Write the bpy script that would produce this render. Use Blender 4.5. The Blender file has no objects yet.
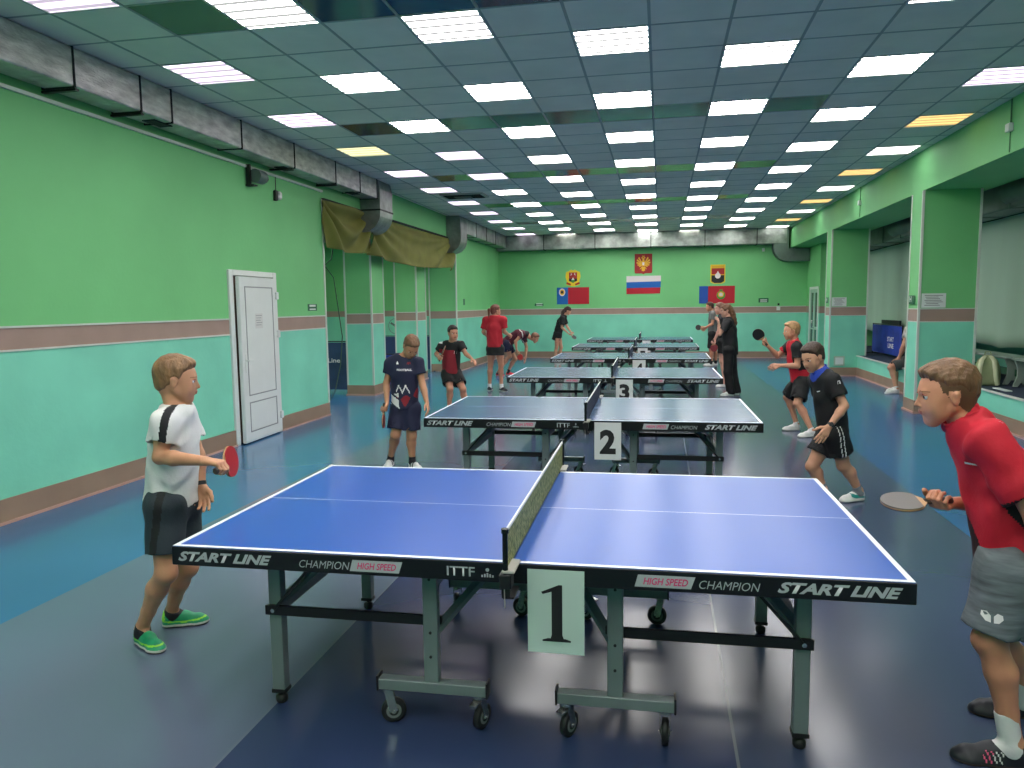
import bpy, math, random
import numpy as np
from mathutils import Vector, Matrix
R = math.radians
sc = bpy.context.scene
COL = sc.collection
rnd = random.Random(7)

# ---------------------------------------------------------------- camera, world, exposure
cd = bpy.data.cameras.new('camera'); cam = bpy.data.objects.new('camera', cd); COL.objects.link(cam)
cd.sensor_width = 36; cd.lens = 754.4/1024*36; cd.clip_start = .05; cd.clip_end = 200
def _cam():
    yaw, pitch, roll = .1951, -.1038, -.0122
    f = Vector((-math.sin(yaw)*math.cos(pitch), math.cos(yaw)*math.cos(pitch), math.sin(pitch)))
    r = Vector((math.cos(yaw), math.sin(yaw), 0)); u = r.cross(f)
    r2 = r*math.cos(roll)+u*math.sin(roll); u2 = -r*math.sin(roll)+u*math.cos(roll)
    m = Matrix((r2, u2, -f)).transposed().to_4x4(); m.translation = (.416, -2.526, 1.6935); cam.matrix_world = m
_cam(); sc.camera = cam
w = bpy.data.worlds.new('world'); sc.world = w; w.use_nodes = True
w.node_tree.nodes['Background'].inputs[0].default_value = (.8, .9, 1, 1); w.node_tree.nodes['Background'].inputs[1].default_value = .2
sc.view_settings.view_transform = 'Standard'; sc.view_settings.look = 'None'; sc.view_settings.gamma = 1
sc.view_settings.use_curve_mapping = False
sc.view_settings.exposure = 1.03
sc.cycles.use_denoising = True; sc.cycles.max_bounces = 7; sc.cycles.diffuse_bounces = 4; sc.cycles.glossy_bounces = 3
sc.cycles.transparent_max_bounces = 8; sc.cycles.sample_clamp_indirect = 3.0; sc.cycles.caustics_reflective = False; sc.cycles.caustics_refractive = False
LIGHT_E = 13.0

# ---------------------------------------------------------------- materials
def lin(c):
    return tuple((v/255/12.92 if v/255 <= .04045 else ((v/255+.055)/1.055)**2.4) for v in c)+(1,)
MATS = {}
def mat(name, rgb, rough=.6, metal=0, var=0, scale=4, bump=0, bscale=60, spec=None, emit=None, estr=0, alpha=None, stretch=None, detail=4):
    if name in MATS: return MATS[name]
    m = bpy.data.materials.new(name); m.use_nodes = True; nt = m.node_tree; b = nt.nodes['Principled BSDF']
    c = lin(rgb); b.inputs['Base Color'].default_value = c; b.inputs['Roughness'].default_value = rough; b.inputs['Metallic'].default_value = metal
    if spec is not None: b.inputs['Specular IOR Level'].default_value = spec
    if alpha is not None: b.inputs['Alpha'].default_value = alpha
    if emit: b.inputs['Emission Color'].default_value = lin(emit); b.inputs['Emission Strength'].default_value = estr
    if var or bump:
        tc = nt.nodes.new('ShaderNodeTexCoord'); mp = nt.nodes.new('ShaderNodeMapping'); nt.links.new(tc.outputs['Object'], mp.inputs[0])
        if stretch: mp.inputs['Scale'].default_value = stretch
    if var:
        n = nt.nodes.new('ShaderNodeTexNoise'); n.inputs['Scale'].default_value = scale; n.inputs['Detail'].default_value = detail; nt.links.new(mp.outputs[0], n.inputs['Vector'])
        r = nt.nodes.new('ShaderNodeValToRGB'); r.color_ramp.elements[0].position = .3; r.color_ramp.elements[1].position = .7
        r.color_ramp.elements[0].color = tuple(min(1, v*(1-var)) for v in c[:3])+(1,); r.color_ramp.elements[1].color = tuple(min(1, v*(1+var)) for v in c[:3])+(1,)
        nt.links.new(n.outputs['Fac'], r.inputs[0]); nt.links.new(r.outputs[0], b.inputs['Base Color'])
    if bump:
        n2 = nt.nodes.new('ShaderNodeTexNoise'); n2.inputs['Scale'].default_value = bscale; n2.inputs['Detail'].default_value = 3; nt.links.new(mp.outputs[0], n2.inputs['Vector'])
        bp = nt.nodes.new('ShaderNodeBump'); bp.inputs['Strength'].default_value = bump; bp.inputs['Distance'].default_value = .01
        nt.links.new(n2.outputs['Fac'], bp.inputs['Height']); nt.links.new(bp.outputs[0], b.inputs['Normal'])
    MATS[name] = m; return m
M_GREEN = mat('green_paint', (116, 194, 124), .62, var=.06, scale=.9, bump=.15, bscale=25)
M_AQUA = mat('aqua_paint', (128, 212, 182), .6, var=.09, scale=1.3, bump=.15, bscale=25)
M_BROWN = mat('brown_paint', (160, 134, 122), .5, var=.05)
M_WTRIM = mat('white_trim', (205, 210, 200), .5, var=.05)
M_BASE = mat('baseboard_brown', (150, 124, 104), .5, var=.08, scale=3)
M_BEDGE = mat('baseboard_edge', (190, 150, 135), .5)
M_TILE = mat('ceiling_tile', (232, 222, 212), .6, var=.05, scale=3)
M_DTILE = mat('mirror_ceiling_tile', (30, 66, 84), .12)
M_TBAR = mat('ceiling_grid_bar', (158, 158, 152), .5)
M_FOIL = mat('foil_insulation', (190, 188, 182), .34, metal=.55, var=.35, scale=5, bump=.9, bscale=22, stretch=(1, 1, 3), detail=8)
M_DGALV = mat('dull_galvanised', (105, 118, 112), .5, metal=.5, var=.15, scale=4)
M_BLACK = mat('black', (16, 16, 18), .5)
M_DARK = mat('dark_gap', (20, 22, 22), .8)
M_WHITE = mat('white_plastic', (222, 224, 220), .35, var=.03, scale=3)
M_PAPER = mat('paper', (214, 222, 216), .6)
M_STEEL = mat('grey_green_steel', (116, 128, 127), .40, metal=.1, var=.05, scale=6)
M_CHROME = mat('chrome', (190, 192, 190), .25, metal=.9)
M_RUBBER = mat('rubber', (20, 22, 24), .6)
M_SILV = mat('silver_print', (168, 174, 176), .4)
M_PINK = mat('pink_print', (214, 50, 110), .5)
M_APRON = mat('apron_black', (12, 13, 16), .35)
M_LINE = mat('table_white_line', (225, 230, 235), .4)

# ---------------------------------------------------------------- mesh helpers
class MB:
    def __init__(s): s.v = []; s.f = []; s.m = []; s.sm = []
    def add(s, vs, fs, mi=0, smooth=False):
        o = len(s.v); s.v += [tuple(v) for v in vs]; s.f += [tuple(i+o for i in f) for f in fs]
        s.m += [mi]*len(fs) if isinstance(mi, int) else list(mi); s.sm += [smooth]*len(fs)
    def box(s, x0, x1, y0, y1, z0, z1, mi=0, bev=0, rz=0, org=None):
        if bev:
            b = min(bev, (x1-x0)*.45, (y1-y0)*.45, (z1-z0)*.45)
            vs = []; 
            for (z, i) in ((z0, b), (z0+b, 0), (z1-b, 0), (z1, b)):
                vs += [(x0+i+(b if i == 0 else b*.6), y0+i, z), (x1-i-(b if i == 0 else b*.6), y0+i, z), (x1-i, y0+i+(b if i == 0 else b*.6), z), (x1-i, y1-i-(b if i == 0 else b*.6), z), (x1-i-(b if i == 0 else b*.6), y1-i, z), (x0+i+(b if i == 0 else b*.6), y1-i, z), (x0+i, y1-i-(b if i == 0 else b*.6), z), (x0+i, y0+i+(b if i == 0 else b*.6), z)]
            fs = [tuple(range(7, -1, -1)), tuple(range(24, 32))]
            for r in range(3):
                for k in range(8): fs.append((r*8+k, r*8+(k+1) % 8, r*8+8+(k+1) % 8, r*8+8+k))
        else:
            vs = [(x0, y0, z0), (x1, y0, z0), (x1, y1, z0), (x0, y1, z0), (x0, y0, z1), (x1, y0, z1), (x1, y1, z1), (x0, y1, z1)]
            fs = [(3, 2, 1, 0), (4, 5, 6, 7), (0, 1, 5, 4), (1, 2, 6, 5), (2, 3, 7, 6), (3, 0, 4, 7)]
        if rz:
            ox, oy = org; c, q = math.cos(rz), math.sin(rz)
            vs = [(ox+(x-ox)*c-(y-oy)*q, oy+(x-ox)*q+(y-oy)*c, z) for x, y, z in vs]
        s.add(vs, fs, mi); return s
    def tube(s, pts, r, n=10, mi=0, cap=True, smooth=True, flat=1.0):
        pts = [Vector(p) for p in pts]; rs = r if isinstance(r, (list, tuple)) else [r]*len(pts); vs = []; prev = None
        for i, p in enumerate(pts):
            t = (pts[min(i+1, len(pts)-1)]-pts[max(i-1, 0)]).normalized()
            if prev is None: a = Vector((0, 0, 1)) if abs(t.z) < .9 else Vector((1, 0, 0)); u = t.cross(a).normalized()
            else: u = (prev-t*prev.dot(t)).normalized()
            prev = u; v = t.cross(u)
            for k in range(n):
                a = 2*math.pi*k/n; vs.append(p+(u*math.cos(a)+v*math.sin(a)*flat)*rs[i])
        fs = []
        for i in range(len(pts)-1):
            for k in range(n): fs.append((i*n+k, i*n+(k+1) % n, (i+1)*n+(k+1) % n, (i+1)*n+k))
        s.add(vs, fs, mi, smooth)
        if cap: s.add(vs[:n], [tuple(range(n-1, -1, -1))], mi); s.add(vs[-n:], [tuple(range(n))], mi)
        return s
    def bar(s, a, b, wd, th, mi=0, up=(0, 0, 1)):
        a = Vector(a); b = Vector(b); t = (b-a).normalized(); u = t.cross(Vector(up)).normalized(); v = u.cross(t)
        vs = [p+u*x*wd/2+v*y*th/2 for p in (a, b) for x, y in ((-1, -1), (1, -1), (1, 1), (-1, 1))]
        s.add(vs, [(3, 2, 1, 0), (4, 5, 6, 7), (0, 1, 5, 4), (1, 2, 6, 5), (2, 3, 7, 6), (3, 0, 4, 7)], mi); return s
    def prism(s, poly, h, M=None, mi=0):
        n = len(poly); vs = [(x, y, 0) for x, y in poly]+[(x, y, h) for x, y in poly]
        if M is not None: vs = [M @ Vector(v) for v in vs]
        s.add(vs, [tuple(range(n-1, -1, -1)), tuple(range(n, 2*n))]+[(k, (k+1) % n, n+(k+1) % n, n+k) for k in range(n)], mi); return s
    def build(s, name, mats, parent=None, loc=None):
        me = bpy.data.meshes.new(name); me.from_pydata(s.v, [], s.f)
        if not isinstance(mats, (list, tuple)): mats = [mats]
        for m in mats: me.materials.append(m)
        me.polygons.foreach_set('material_index', s.m); me.polygons.foreach_set('use_smooth', s.sm); me.update()
        o = bpy.data.objects.new(name, me); COL.objects.link(o)
        if parent: o.parent = parent
        if loc: o.location = loc
        return o
def tag(o, label=None, cat=None, group=None, kind=None):
    if label: o['label'] = label
    if cat: o['category'] = cat
    if group: o['group'] = group
    if kind: o['kind'] = kind
    return o
def empty(name, loc=(0, 0, 0), rz=0):
    o = bpy.data.objects.new(name, None); COL.objects.link(o); o.location = loc; o.rotation_euler = (0, 0, rz); o.empty_display_size = .1; return o
def dup(o, parent=None):
    c = o.copy(); COL.objects.link(c)
    if parent: c.parent = parent
    for ch in list(o.children): dup(ch, c)
    return c
def struct(o): o['kind'] = 'structure'; return o
def text_obj(name, s, m, parent, M, height, width=None, shear=0, bold=0, depth=.001):
    """lettering as a mesh: lies in the local XY plane of M, lower-left corner at its origin"""
    cu = bpy.data.curves.new('t', 'FONT'); cu.body = s; cu.shear = shear; cu.offset = bold; cu.extrude = 0; cu.size = 1; cu.resolution_u = 3
    o = bpy.data.objects.new('t', cu); COL.objects.link(o); bpy.context.view_layer.update()
    me = bpy.data.meshes.new_from_object(o.evaluated_get(bpy.context.evaluated_depsgraph_get()))
    bpy.data.objects.remove(o); v = np.empty(len(me.vertices)*3); me.vertices.foreach_get('co', v); v = v.reshape(-1, 3)
    lo, hi = v.min(0), v.max(0); v -= lo; sy = height/(hi[1]-lo[1]); sx = width/(hi[0]-lo[0]) if width else sy
    v *= (sx, sy, 1); v[:, 2] = 0
    v = np.array([tuple(M @ Vector(p)) for p in v]); me.vertices.foreach_set('co', v.ravel()); me.update(); me.materials.clear(); me.materials.append(m)
    o = bpy.data.objects.new(name, me); COL.objects.link(o); o.parent = parent; me.name = name; return o
def frontM(x, y, z): return Matrix(((1, 0, 0, x), (0, 0, -1, y), (0, 1, 0, z), (0, 0, 0, 1)))      # faces -Y
def rightM(x, y, z): return Matrix(((0, 0, 1, x), (1, 0, 0, y), (0, 1, 0, z), (0, 0, 0, 1)))       # faces +X, text runs +Y
def leftM(x, y, z): return Matrix(((0, 0, -1, x), (-1, 0, 0, y), (0, 1, 0, z), (0, 0, 0, 1)))      # faces -X, text runs -Y

# ---------------------------------------------------------------- room
W, D, H, YB = 4.734, 21.59, 3.88, -5.0
ZS0, ZS1, ZB = 1.377, 1.567, .2
BANDM = [M_AQUA, M_BROWN, M_GREEN, M_BASE]
def banded(mb, x0, x1, y0, y1, z0, z1):
    for a, b, mi in ((0, ZB, 3), (ZB, ZS0, 0), (ZS0, ZS1, 1), (ZS1, 9, 2)):
        p, q = max(a, z0), min(b, z1)
        if q > p: mb.box(x0, x1, y0, y1, p, q, mi)
trimn = [0]
def trim(mb, m):
    trimn[0] += 1; return struct(mb.build('trim_%d' % trimn[0], m))
def vtrim(x0, x1, y0, y1, z0, z1): trim(MB().box(x0, x1, y0, y1, z0, z1), M_WTRIM)
# floor: welded sheet flooring with paler and bluer fields
def floor_mat():
    m = bpy.data.materials.new('sheet_flooring'); m.use_nodes = True; nt = m.node_tree; b = nt.nodes['Principled BSDF']; N = nt.nodes.new; Lk = nt.links.new
    tc = N('ShaderNodeTexCoord'); sx = N('ShaderNodeSeparateXYZ'); Lk(tc.outputs['Object'], sx.inputs[0])
    def ramp_step(src, at, w=.004):
        r = N('ShaderNodeMapRange'); r.inputs['From Min'].default_value = at-w; r.inputs['From Max'].default_value = at+w; Lk(src, r.inputs['Value']); return r.outputs[0]
    def mix(f, a, c):
        x = N('ShaderNodeMix'); x.data_type = 'RGBA'; Lk(f, x.inputs[0])
        for s, val in ((6, a), (7, c)):
            if isinstance(val, tuple): x.inputs[s].default_value = val
            else: Lk(val, x.inputs[s])
        return x.outputs[2]
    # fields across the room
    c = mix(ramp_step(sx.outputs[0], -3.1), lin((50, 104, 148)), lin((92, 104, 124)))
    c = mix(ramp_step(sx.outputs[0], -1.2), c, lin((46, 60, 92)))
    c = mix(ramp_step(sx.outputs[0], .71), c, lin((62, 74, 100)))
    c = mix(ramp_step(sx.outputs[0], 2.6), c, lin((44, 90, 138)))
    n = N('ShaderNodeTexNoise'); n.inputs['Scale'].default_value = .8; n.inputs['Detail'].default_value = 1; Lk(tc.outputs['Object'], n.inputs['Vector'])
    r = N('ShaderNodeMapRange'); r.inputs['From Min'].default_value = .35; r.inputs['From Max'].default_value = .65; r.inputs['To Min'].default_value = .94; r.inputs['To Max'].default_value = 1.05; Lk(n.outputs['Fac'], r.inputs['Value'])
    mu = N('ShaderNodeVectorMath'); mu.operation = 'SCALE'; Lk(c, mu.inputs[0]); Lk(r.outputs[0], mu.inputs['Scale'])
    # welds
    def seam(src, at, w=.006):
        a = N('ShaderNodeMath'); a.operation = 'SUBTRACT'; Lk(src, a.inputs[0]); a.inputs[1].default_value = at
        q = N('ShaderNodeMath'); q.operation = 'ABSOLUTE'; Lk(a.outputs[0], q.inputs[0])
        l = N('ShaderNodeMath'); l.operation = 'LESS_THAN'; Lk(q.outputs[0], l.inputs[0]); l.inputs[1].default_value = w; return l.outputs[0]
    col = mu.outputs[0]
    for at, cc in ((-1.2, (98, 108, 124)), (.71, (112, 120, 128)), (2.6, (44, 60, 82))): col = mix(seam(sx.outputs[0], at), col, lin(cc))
    Lk(col, b.inputs['Base Color'])
    b.inputs['Roughness'].default_value = .19
    return m
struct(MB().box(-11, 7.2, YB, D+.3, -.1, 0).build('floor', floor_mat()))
# ceiling: suspended grid, dark mirror tiles, holes where the light panels sit
G = .62
CELL_Y0 = 4.40
lights = []
mb = MB(); g = .012
for i in range(-8, 12):
    for j in range(-15, 29):
        xa, xb = G*(i-.5), G*(i+.5); ya, yb = CELL_Y0+G*(j-1), CELL_Y0+G*j
        xa = max(xa, -W-.4); xb = min(xb, 7.0); ya = max(ya, YB); yb = min(yb, D)
        if xb-xa < .03 or yb-ya < .03: continue
        if i % 2 == 0 and -6 <= i <= 6 and (j-i//2) % 3 == 0:
            lights.append((i//2, j, (xa+xb)/2, (ya+yb)/2)); continue
        dark = (j % 6 == 4) and -5 <= i <= 3
        mb.box(xa+g, xb-g, ya+g, yb-g, H, H+.02, 1 if dark else 0)
for i in range(-8, 13): mb.box(G*(i-.5)-g, G*(i-.5)+g, YB, D, H-.003, H+.012, 2)
for j in range(-16, 30):
    y = CELL_Y0+G*j
    if YB < y < D: mb.box(-W-.4, 7.0, y-g, y+g, H-.002, H+.011, 2)
mb.box(-11, 7.2, YB, D+.3, H+.12, H+.2, 0)
for (x0, x1) in ((-11, -5.35),): mb.box(x0, x1, YB, D, H, H+.03, 0)
struct(mb.build('ceiling', [M_TILE, M_DTILE, M_TBAR]))
# light panels
def light_mat(name, rgb, lo, e=1.0):
    m = bpy.data.materials.new(name); m.use_nodes = True; nt = m.node_tree; N = nt.nodes.new; Lk = nt.links.new
    b = nt.nodes['Principled BSDF']; b.inputs['Base Color'].default_value = (.2, .2, .2, 1); b.inputs['Emission Color'].default_value = lin(rgb)
    tc = N('ShaderNodeTexCoord'); sx = N('ShaderNodeSeparateXYZ'); Lk(tc.outputs['Object'], sx.inputs[0])
    mu = N('ShaderNodeMath'); mu.operation = 'MULTIPLY'; mu.inputs[1].default_value = 2*math.pi/.146; Lk(sx.outputs[1], mu.inputs[0])
    co = N('ShaderNodeMath'); co.operation = 'SINE'; Lk(mu.outputs[0], co.inputs[0])
    r = N('ShaderNodeMapRange'); r.inputs['From Min'].default_value = -.65; r.inputs['From Max'].default_value = .1; r.inputs['To Min'].default_value = lo; r.inputs['To Max'].default_value = LIGHT_E*e
    Lk(co.outputs[0], r.inputs['Value']); Lk(r.outputs[0], b.inputs['Emission Strength']); return m
LM = {'soft': light_mat('tube_panel_soft', (255, 252, 250), .30, .28), 'white': light_mat('tube_panel_white', (255, 252, 250), .24), 'lilac': light_mat('tube_panel_lilac', (246, 226, 252), .33, .12), 'amber': light_mat('tube_panel_amber', (255, 208, 128), .34, .06), 'warm': light_mat('tube_panel_cream', (255, 244, 184), .36, .06)}
LM['corridor'] = light_mat('tube_panel_corridor', (255, 252, 235), 60, 6)
ORD = ['first', 'second', 'third', 'fourth', 'fifth', 'sixth', 'seventh', 'eighth', 'ninth', 'tenth', 'eleventh', 'twelfth', 'thirteenth', 'fourteenth', 'fifteenth']
LCOL = {-3: 'row beside the foil duct', -2: 'second row off the duct', -1: 'third row off the duct', 0: 'row over the nets', 1: 'third row off the beam', 2: 'second row off the beam', 3: 'row beside the beam'}
proto = {}
def light_kind(c, j):
    if c == 3: return 'amber' if (j-3) % 6 == 3 else 'lilac' if j < 4 else 'soft'
    if c == -3: return 'warm' if j == 6 else 'lilac'
    if c == -2 and j in (7, 10): return 'lilac'
    return 'white'
for c in range(-3, 4):
    col = sorted([l for l in lights if l[0] == c], key=lambda l: -l[1])
    for n, (c_, j, x, y) in enumerate(col):
        k = light_kind(c, j)
        if k not in proto:
            root = empty('ceiling_light'); s = .305
            f = MB(); f.box(-s, s, -s, -s+.012, -.006, .05); f.box(-s, s, s-.012, s, -.006, .05); f.box(-s, -s+.012, -s, s, -.006, .05); f.box(s-.012, s, -s, s, -.006, .05)
            f.build('frame', M_WHITE, root)
            MB().box(-s+.012, s-.012, -s+.012, s-.012, .0, .01).build('diffuser', LM[k], root); o = proto[k] = root
        else: o = dup(proto[k])
        o.location = (x, y, H)
        kd = {'white': 'white', 'soft': 'white', 'lilac': 'pale lilac', 'amber': 'amber yellow', 'warm': 'cream yellow'}[k]
        tag(o, '%s ceiling light, %s from the flag wall, %s' % (kd, ORD[n], LCOL[c]), 'ceiling light', 'square lights in the tiled ceiling')
for n, (x, y) in enumerate(((-8.6, 11.5), (-8.6, 16.5), (-8.6, 6.5))):
    o = dup(proto['white']); o.location = (x, y, H-.06)
    for ch in o.children:
        if ch.name.startswith('diffuser'): ch.data = ch.data.copy(); ch.data.materials[0] = LM['corridor']
    tag(o, ('ceiling light of the side corridor, %s the green columns' % ('level with', 'beyond', 'short of')[n]), 'ceiling light', 'lights of the side corridor')
# left wall with its door opening, wall above the side corridor
DY0, DY1, DZ = 5.90, 6.93, 2.12
mb = MB(); xw0, xw1 = -W-.3, -W
banded(mb, xw0, xw1, YB, DY0, 0, H); banded(mb, xw0, xw1, DY1, 8.55, 0, H); banded(mb, xw0, xw1, DY0, DY1, DZ, H)
mb.box(xw0-.75, xw1-.0, 8.55, 16.32, 3.36, H, 2)
banded(mb, -5.46, -W, 16.32, D, 0, H)
banded(mb, -5.46, -5.0, 8.35, 8.55, 0, H)
struct(mb.build('wall_left', BANDM))
mb = MB(); banded(mb, -11, 7.2, D, D+.2, 0, H); struct(mb.build('wall_back', BANDM))
mb = MB(); banded(mb, -11, 7.2, YB-.2, YB, 0, H); struct(mb.build('wall_front', BANDM))
mb = MB(); banded(mb, -11.1, -10.9, YB, D, 0, H); struct(mb.build('wall_side_corridor', BANDM))
# band mouldings
def moulding(x0, x1, y0, y1):
    for z in (ZS0-.006, ZS1-.006): trim(MB().box(x0, x1, y0, y1, z, z+.016), M_WTRIM)
for ya, yb in ((YB, DY0-.06), (DY1+.06, 8.55)): moulding(-W, -W+.012, ya, yb)
moulding(-W, -W+.012, 16.32, D); moulding(-W, 4.7, D-.012, D)
for nm, (x0, x1, y0, y1) in {'baseboard_left': (-W, -W+.02, YB, DY0-.05), 'baseboard_left_far': (-W, -W+.02, DY1+.05, 8.55), 'baseboard_left_end': (-W, -W+.02, 16.32, D-.02), 'baseboard_back': (-W+.02, 4.7, D-.02, D)}.items():
    b = MB(); b.box(x0, x1, y0, y1, 0, ZB, 0); hx = .012 if x1-x0 < .1 else 0; hy = .012 if y1-y0 < .1 else 0
    b.box(x0, x1+hx, y0-hy, y1, 0, .022, 1); struct(b.build(nm, [M_BASE, M_BEDGE]))
vtrim(-W-.02, -W+.012, 8.53, 8.57, .2, 3.36); vtrim(-W-.02, -W+.012, 16.30, 16.34, 0, H)
vtrim(-5.47, -5.44, 16.30, 16.34, 0, 3.36)
vtrim(-W, -W+.03, YB, 8.55, 3.46, 3.49)
# corridor columns
def pillar(name, x0, x1, y0, y1, z1):
    b = MB(); banded(b, x0, x1, y0, y1, 0, z1); b.box(x0-.012, x1+.012, y0-.012, y1+.012, 0, ZB, 3); b.box(x0-.03, x1+.03, y0-.03, y1+.03, 0, .03, 4)
    for z in (ZS0-.006, ZS1-.006): b.box(x0-.008, x1+.008, y0-.008, y1+.008, z, z+.014, 5)
    for x, y in ((x0, y0), (x1, y0), (x0, y1), (x1, y1)): b.box(x-.02 if x == x1 else x-.012, x+.02 if x == x0 else x+.012, y-.012 if y == y0 else y-.02, y+.02 if y == y0 else y+.012, ZB, z1, 5)
    return struct(b.build(name, BANDM+[M_BEDGE, M_WTRIM]))
pillar('wall_left_column', -5.50, -4.97, 11.08, 11.72, 3.36)
pillar('wall_left_column', -5.47, -4.96, 13.75, 14.42, 3.36)
# right side: beam, pillars, platform, outer wall
BX, BZ = 4.17, 3.29
struct(MB().box(BX, 5.1, YB, D, BZ, H+.1, 0).build('wall_right_beam', [M_GREEN]))
for y in (-2.3, 3.68, 9.68, 15.68): pillar('wall_right_pillar', BX, 4.95, y, y+.49, BZ)
b = MB(); b.box(4.78, 6.4, YB, 15.7, ZB, .455, 0); b.box(4.95, 6.4, 15.7, 19.7, 0, .470, 3); b.box(4.78, 4.95, 16.2, 19.7, ZB, .47, 0); b.box(4.765, 4.95, 16.2, 19.7, 0, ZB, 1); b.box(4.765, 6.4, YB, 15.7, 0, ZB, 1); b.box(4.75, 4.80, YB, 15.7, .455, .475, 2); b.box(4.8, 6.4, YB, 15.7, .455, .470, 3); b.box(4.74, 4.765, YB, 15.7, 0, .025, 4)
struct(b.build('floor_platform', [M_AQUA, M_BASE, M_WTRIM, mat('platform_carpet', (34, 48, 70), .8, var=.1, scale=20), M_BEDGE]))
M_FABRIC = mat('greyish_green_screen', (164, 190, 168), .8, var=.06, scale=1.5, bump=.3, bscale=3, stretch=(1, 1, .15))
mb = MB(); banded(mb, 6.4, 6.6, YB, 19.8, .0, H); mb.box(4.92, 6.6, 19.7, 19.9, 0, H, 2); struct(mb.build('wall_right_outer', BANDM))
mb = MB(); banded(mb, 4.72, 4.92, 21.1, D, 0, BZ); banded(mb, 4.72, 4.92, 19.7, 19.85, 0, BZ); banded(mb, 4.72, 4.92, 19.85, 21.1, 2.12, BZ); struct(mb.build('wall_right_end', BANDM))

# ---------------------------------------------------------------- door in the left wall, slightly ajar
dr = struct(empty('door_1', (-W, DY1, 0)))
f = MB(); L_ = DY1-DY0
f.box(-.1, .03, -L_-.06, -L_+.03, 0, DZ+.05, 0, .006); f.box(-.1, .03, -.03, .06, 0, DZ+.05, 0, .006); f.box(-.1, .03, -L_+.03, -.03, DZ-.02, DZ+.05, 0, .006)
f.box(-.1, -.06, -L_, 0, 0, DZ, 1); f.build('door_frame', [M_WHITE  , mat('jamb_brown', (120, 96, 76), .7)], dr)
leaf = MB(); LL = L_-.05
leaf.box(0, .055, -LL, 0, .015, DZ-.03, 0, .008)
leafo = leaf.build('door_leaf', M_WHITE, dr); leafo.location = (.0, -.01, 0); leafo.rotation_euler = (0, 0, R(2.5))
p = MB()
for z0, z1 in ((.14, .52), (.60, DZ-.15)):
    for a in ((-LL+.12, -LL+.135, z0, z1), (-.135, -.12, z0, z1), (-LL+.12, -.12, z0, z0+.015), (-LL+.12, -.12, z1-.015, z1)): p.box(.052, .060, *a, 0)
p.build('door_panel', mat('door_seal_grey', (150, 152, 150), .6), leafo)
h = MB(); h.box(.055, .064, -LL+.05, -LL+.08, .90, 1.13, 0, .004); h.tube([(.06, -LL+.065, 1.05), (.10, -LL+.065, 1.05), (.105, -LL+.08, 1.05), (.105, -LL+.19, 1.045)], .009, 8); h.build('door_handle', M_WHITE, leafo)
for z in (.25, 1.35, 1.86): MB().box(.045, .085, -.05, .01, z-.05, z+.05, 0, .008).build('door_hinge', M_WHITE, dr)
p = MB(); p.box(.0555, .0562, -.62, -.42, 1.44, 1.63, 0)
for k in range(5): p.box(.0562, .0566, -.60+.01*(k % 2), -.44-.02*(k % 3), 1.60-.03*k, 1.607-.03*k, 1)
p.build('door_notice', [mat('notice_paper', (214, 212, 208), .6), mat('faint_print', (140, 140, 142), .6)], leafo)
# glazed door at the far right
dr = struct(empty('door_2', (4.72, 19.85, 0))); f = MB()
f.box(-.02, .1, 0, .07, 0, 2.12, 0); f.box(-.02, .1, 1.18, 1.25, 0, 2.12, 0); f.box(-.02, .1, 0, 1.25, 2.05, 2.12, 0); f.build('door_frame', M_WHITE, dr)
for ya, yb in ((.07, .62), (.63, 1.18)):
    f = MB(); f.box(0, .05, ya, ya+.09, .02, 2.05, 0); f.box(0, .05, yb-.09, yb, .02, 2.05, 0); f.box(0, .05, ya+.09, yb-.09, .02, .14, 0); f.box(0, .05, ya+.09, yb-.09, 1.95, 2.05, 0); f.box(0, .05, ya+.09, yb-.09, .9, .98, 0)
    lf = f.build('door_leaf', mat('pale_green_door', (150, 190, 165), .4), dr)
    g_ = MB(); g_.box(.02, .03, ya+.09, yb-.09, .14, 1.95); g_.build('door_glass', mat('door_glass', (60, 90, 80), .05, spec=.8), lf)
    h = MB(); yy = yb-.045 if ya < .1 else ya+.045; h.tube([(0, yy, 1.15), (-.05, yy, 1.15), (-.05, yy, .95), (0, yy, .95)], .012, 8); h.build('door_handle', M_CHROME, lf)

# ---------------------------------------------------------------- ducts
def seg_duct(y0, y1, ribs):
    b = MB(); b.box(-W+.04, -4.4, y0, y1, 3.555, H-.004, 0, .01)
    for y in ribs: b.box(-W+.02, -4.39, y-.008, y+.008, 3.545, H-.002, 1)
    return b
def elbow(b, x0, z1, rad, y0, y1, tail, mi=0):
    """quarter-round elbow seen from -Y: leaves the run at the ceiling, turns down and back through the wall"""
    pts = [(x0-.02, z1)]; 
    for k in range(0, 9):
        a = R(90*k/8); pts.append((x0+.0+rad*.18*math.sin(a*2)*.0, z1)) if False else None
    prof = [(x0-.62, z1), (x0, z1), (x0+.03, z1-.15), (x0+.03, z1-.55)]
    for k in range(1, 8):
        a = R(90*k/8); prof.append((x0+.03-rad+rad*math.cos(a), z1-.55-rad*math.sin(a)))
    prof += [(x0+.03-rad, z1-.55-rad), (tail, z1-.55-rad), (tail, z1-.45), (x0-.62, z1-.45)]
    M = Matrix(((1, 0, 0, 0), (0, 0, 1, y0), (0, 1, 0, 0), (0, 0, 0, 1)))
    b.prism([(x, z) for x, z in prof][::-1], y1-y0, M, mi)
ribs = [3.17, 4.46, 4.0, 5.75, 7.05, 8.36, 9.3, 10.05, -1, .6, 1.9]
b = seg_duct(YB, 10.1, ribs); dct = b.build('foil_duct', [M_FOIL, M_DARK]); tag(dct, 'long foil-wrapped ventilation duct under the ceiling above the white door', 'duct')
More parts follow.
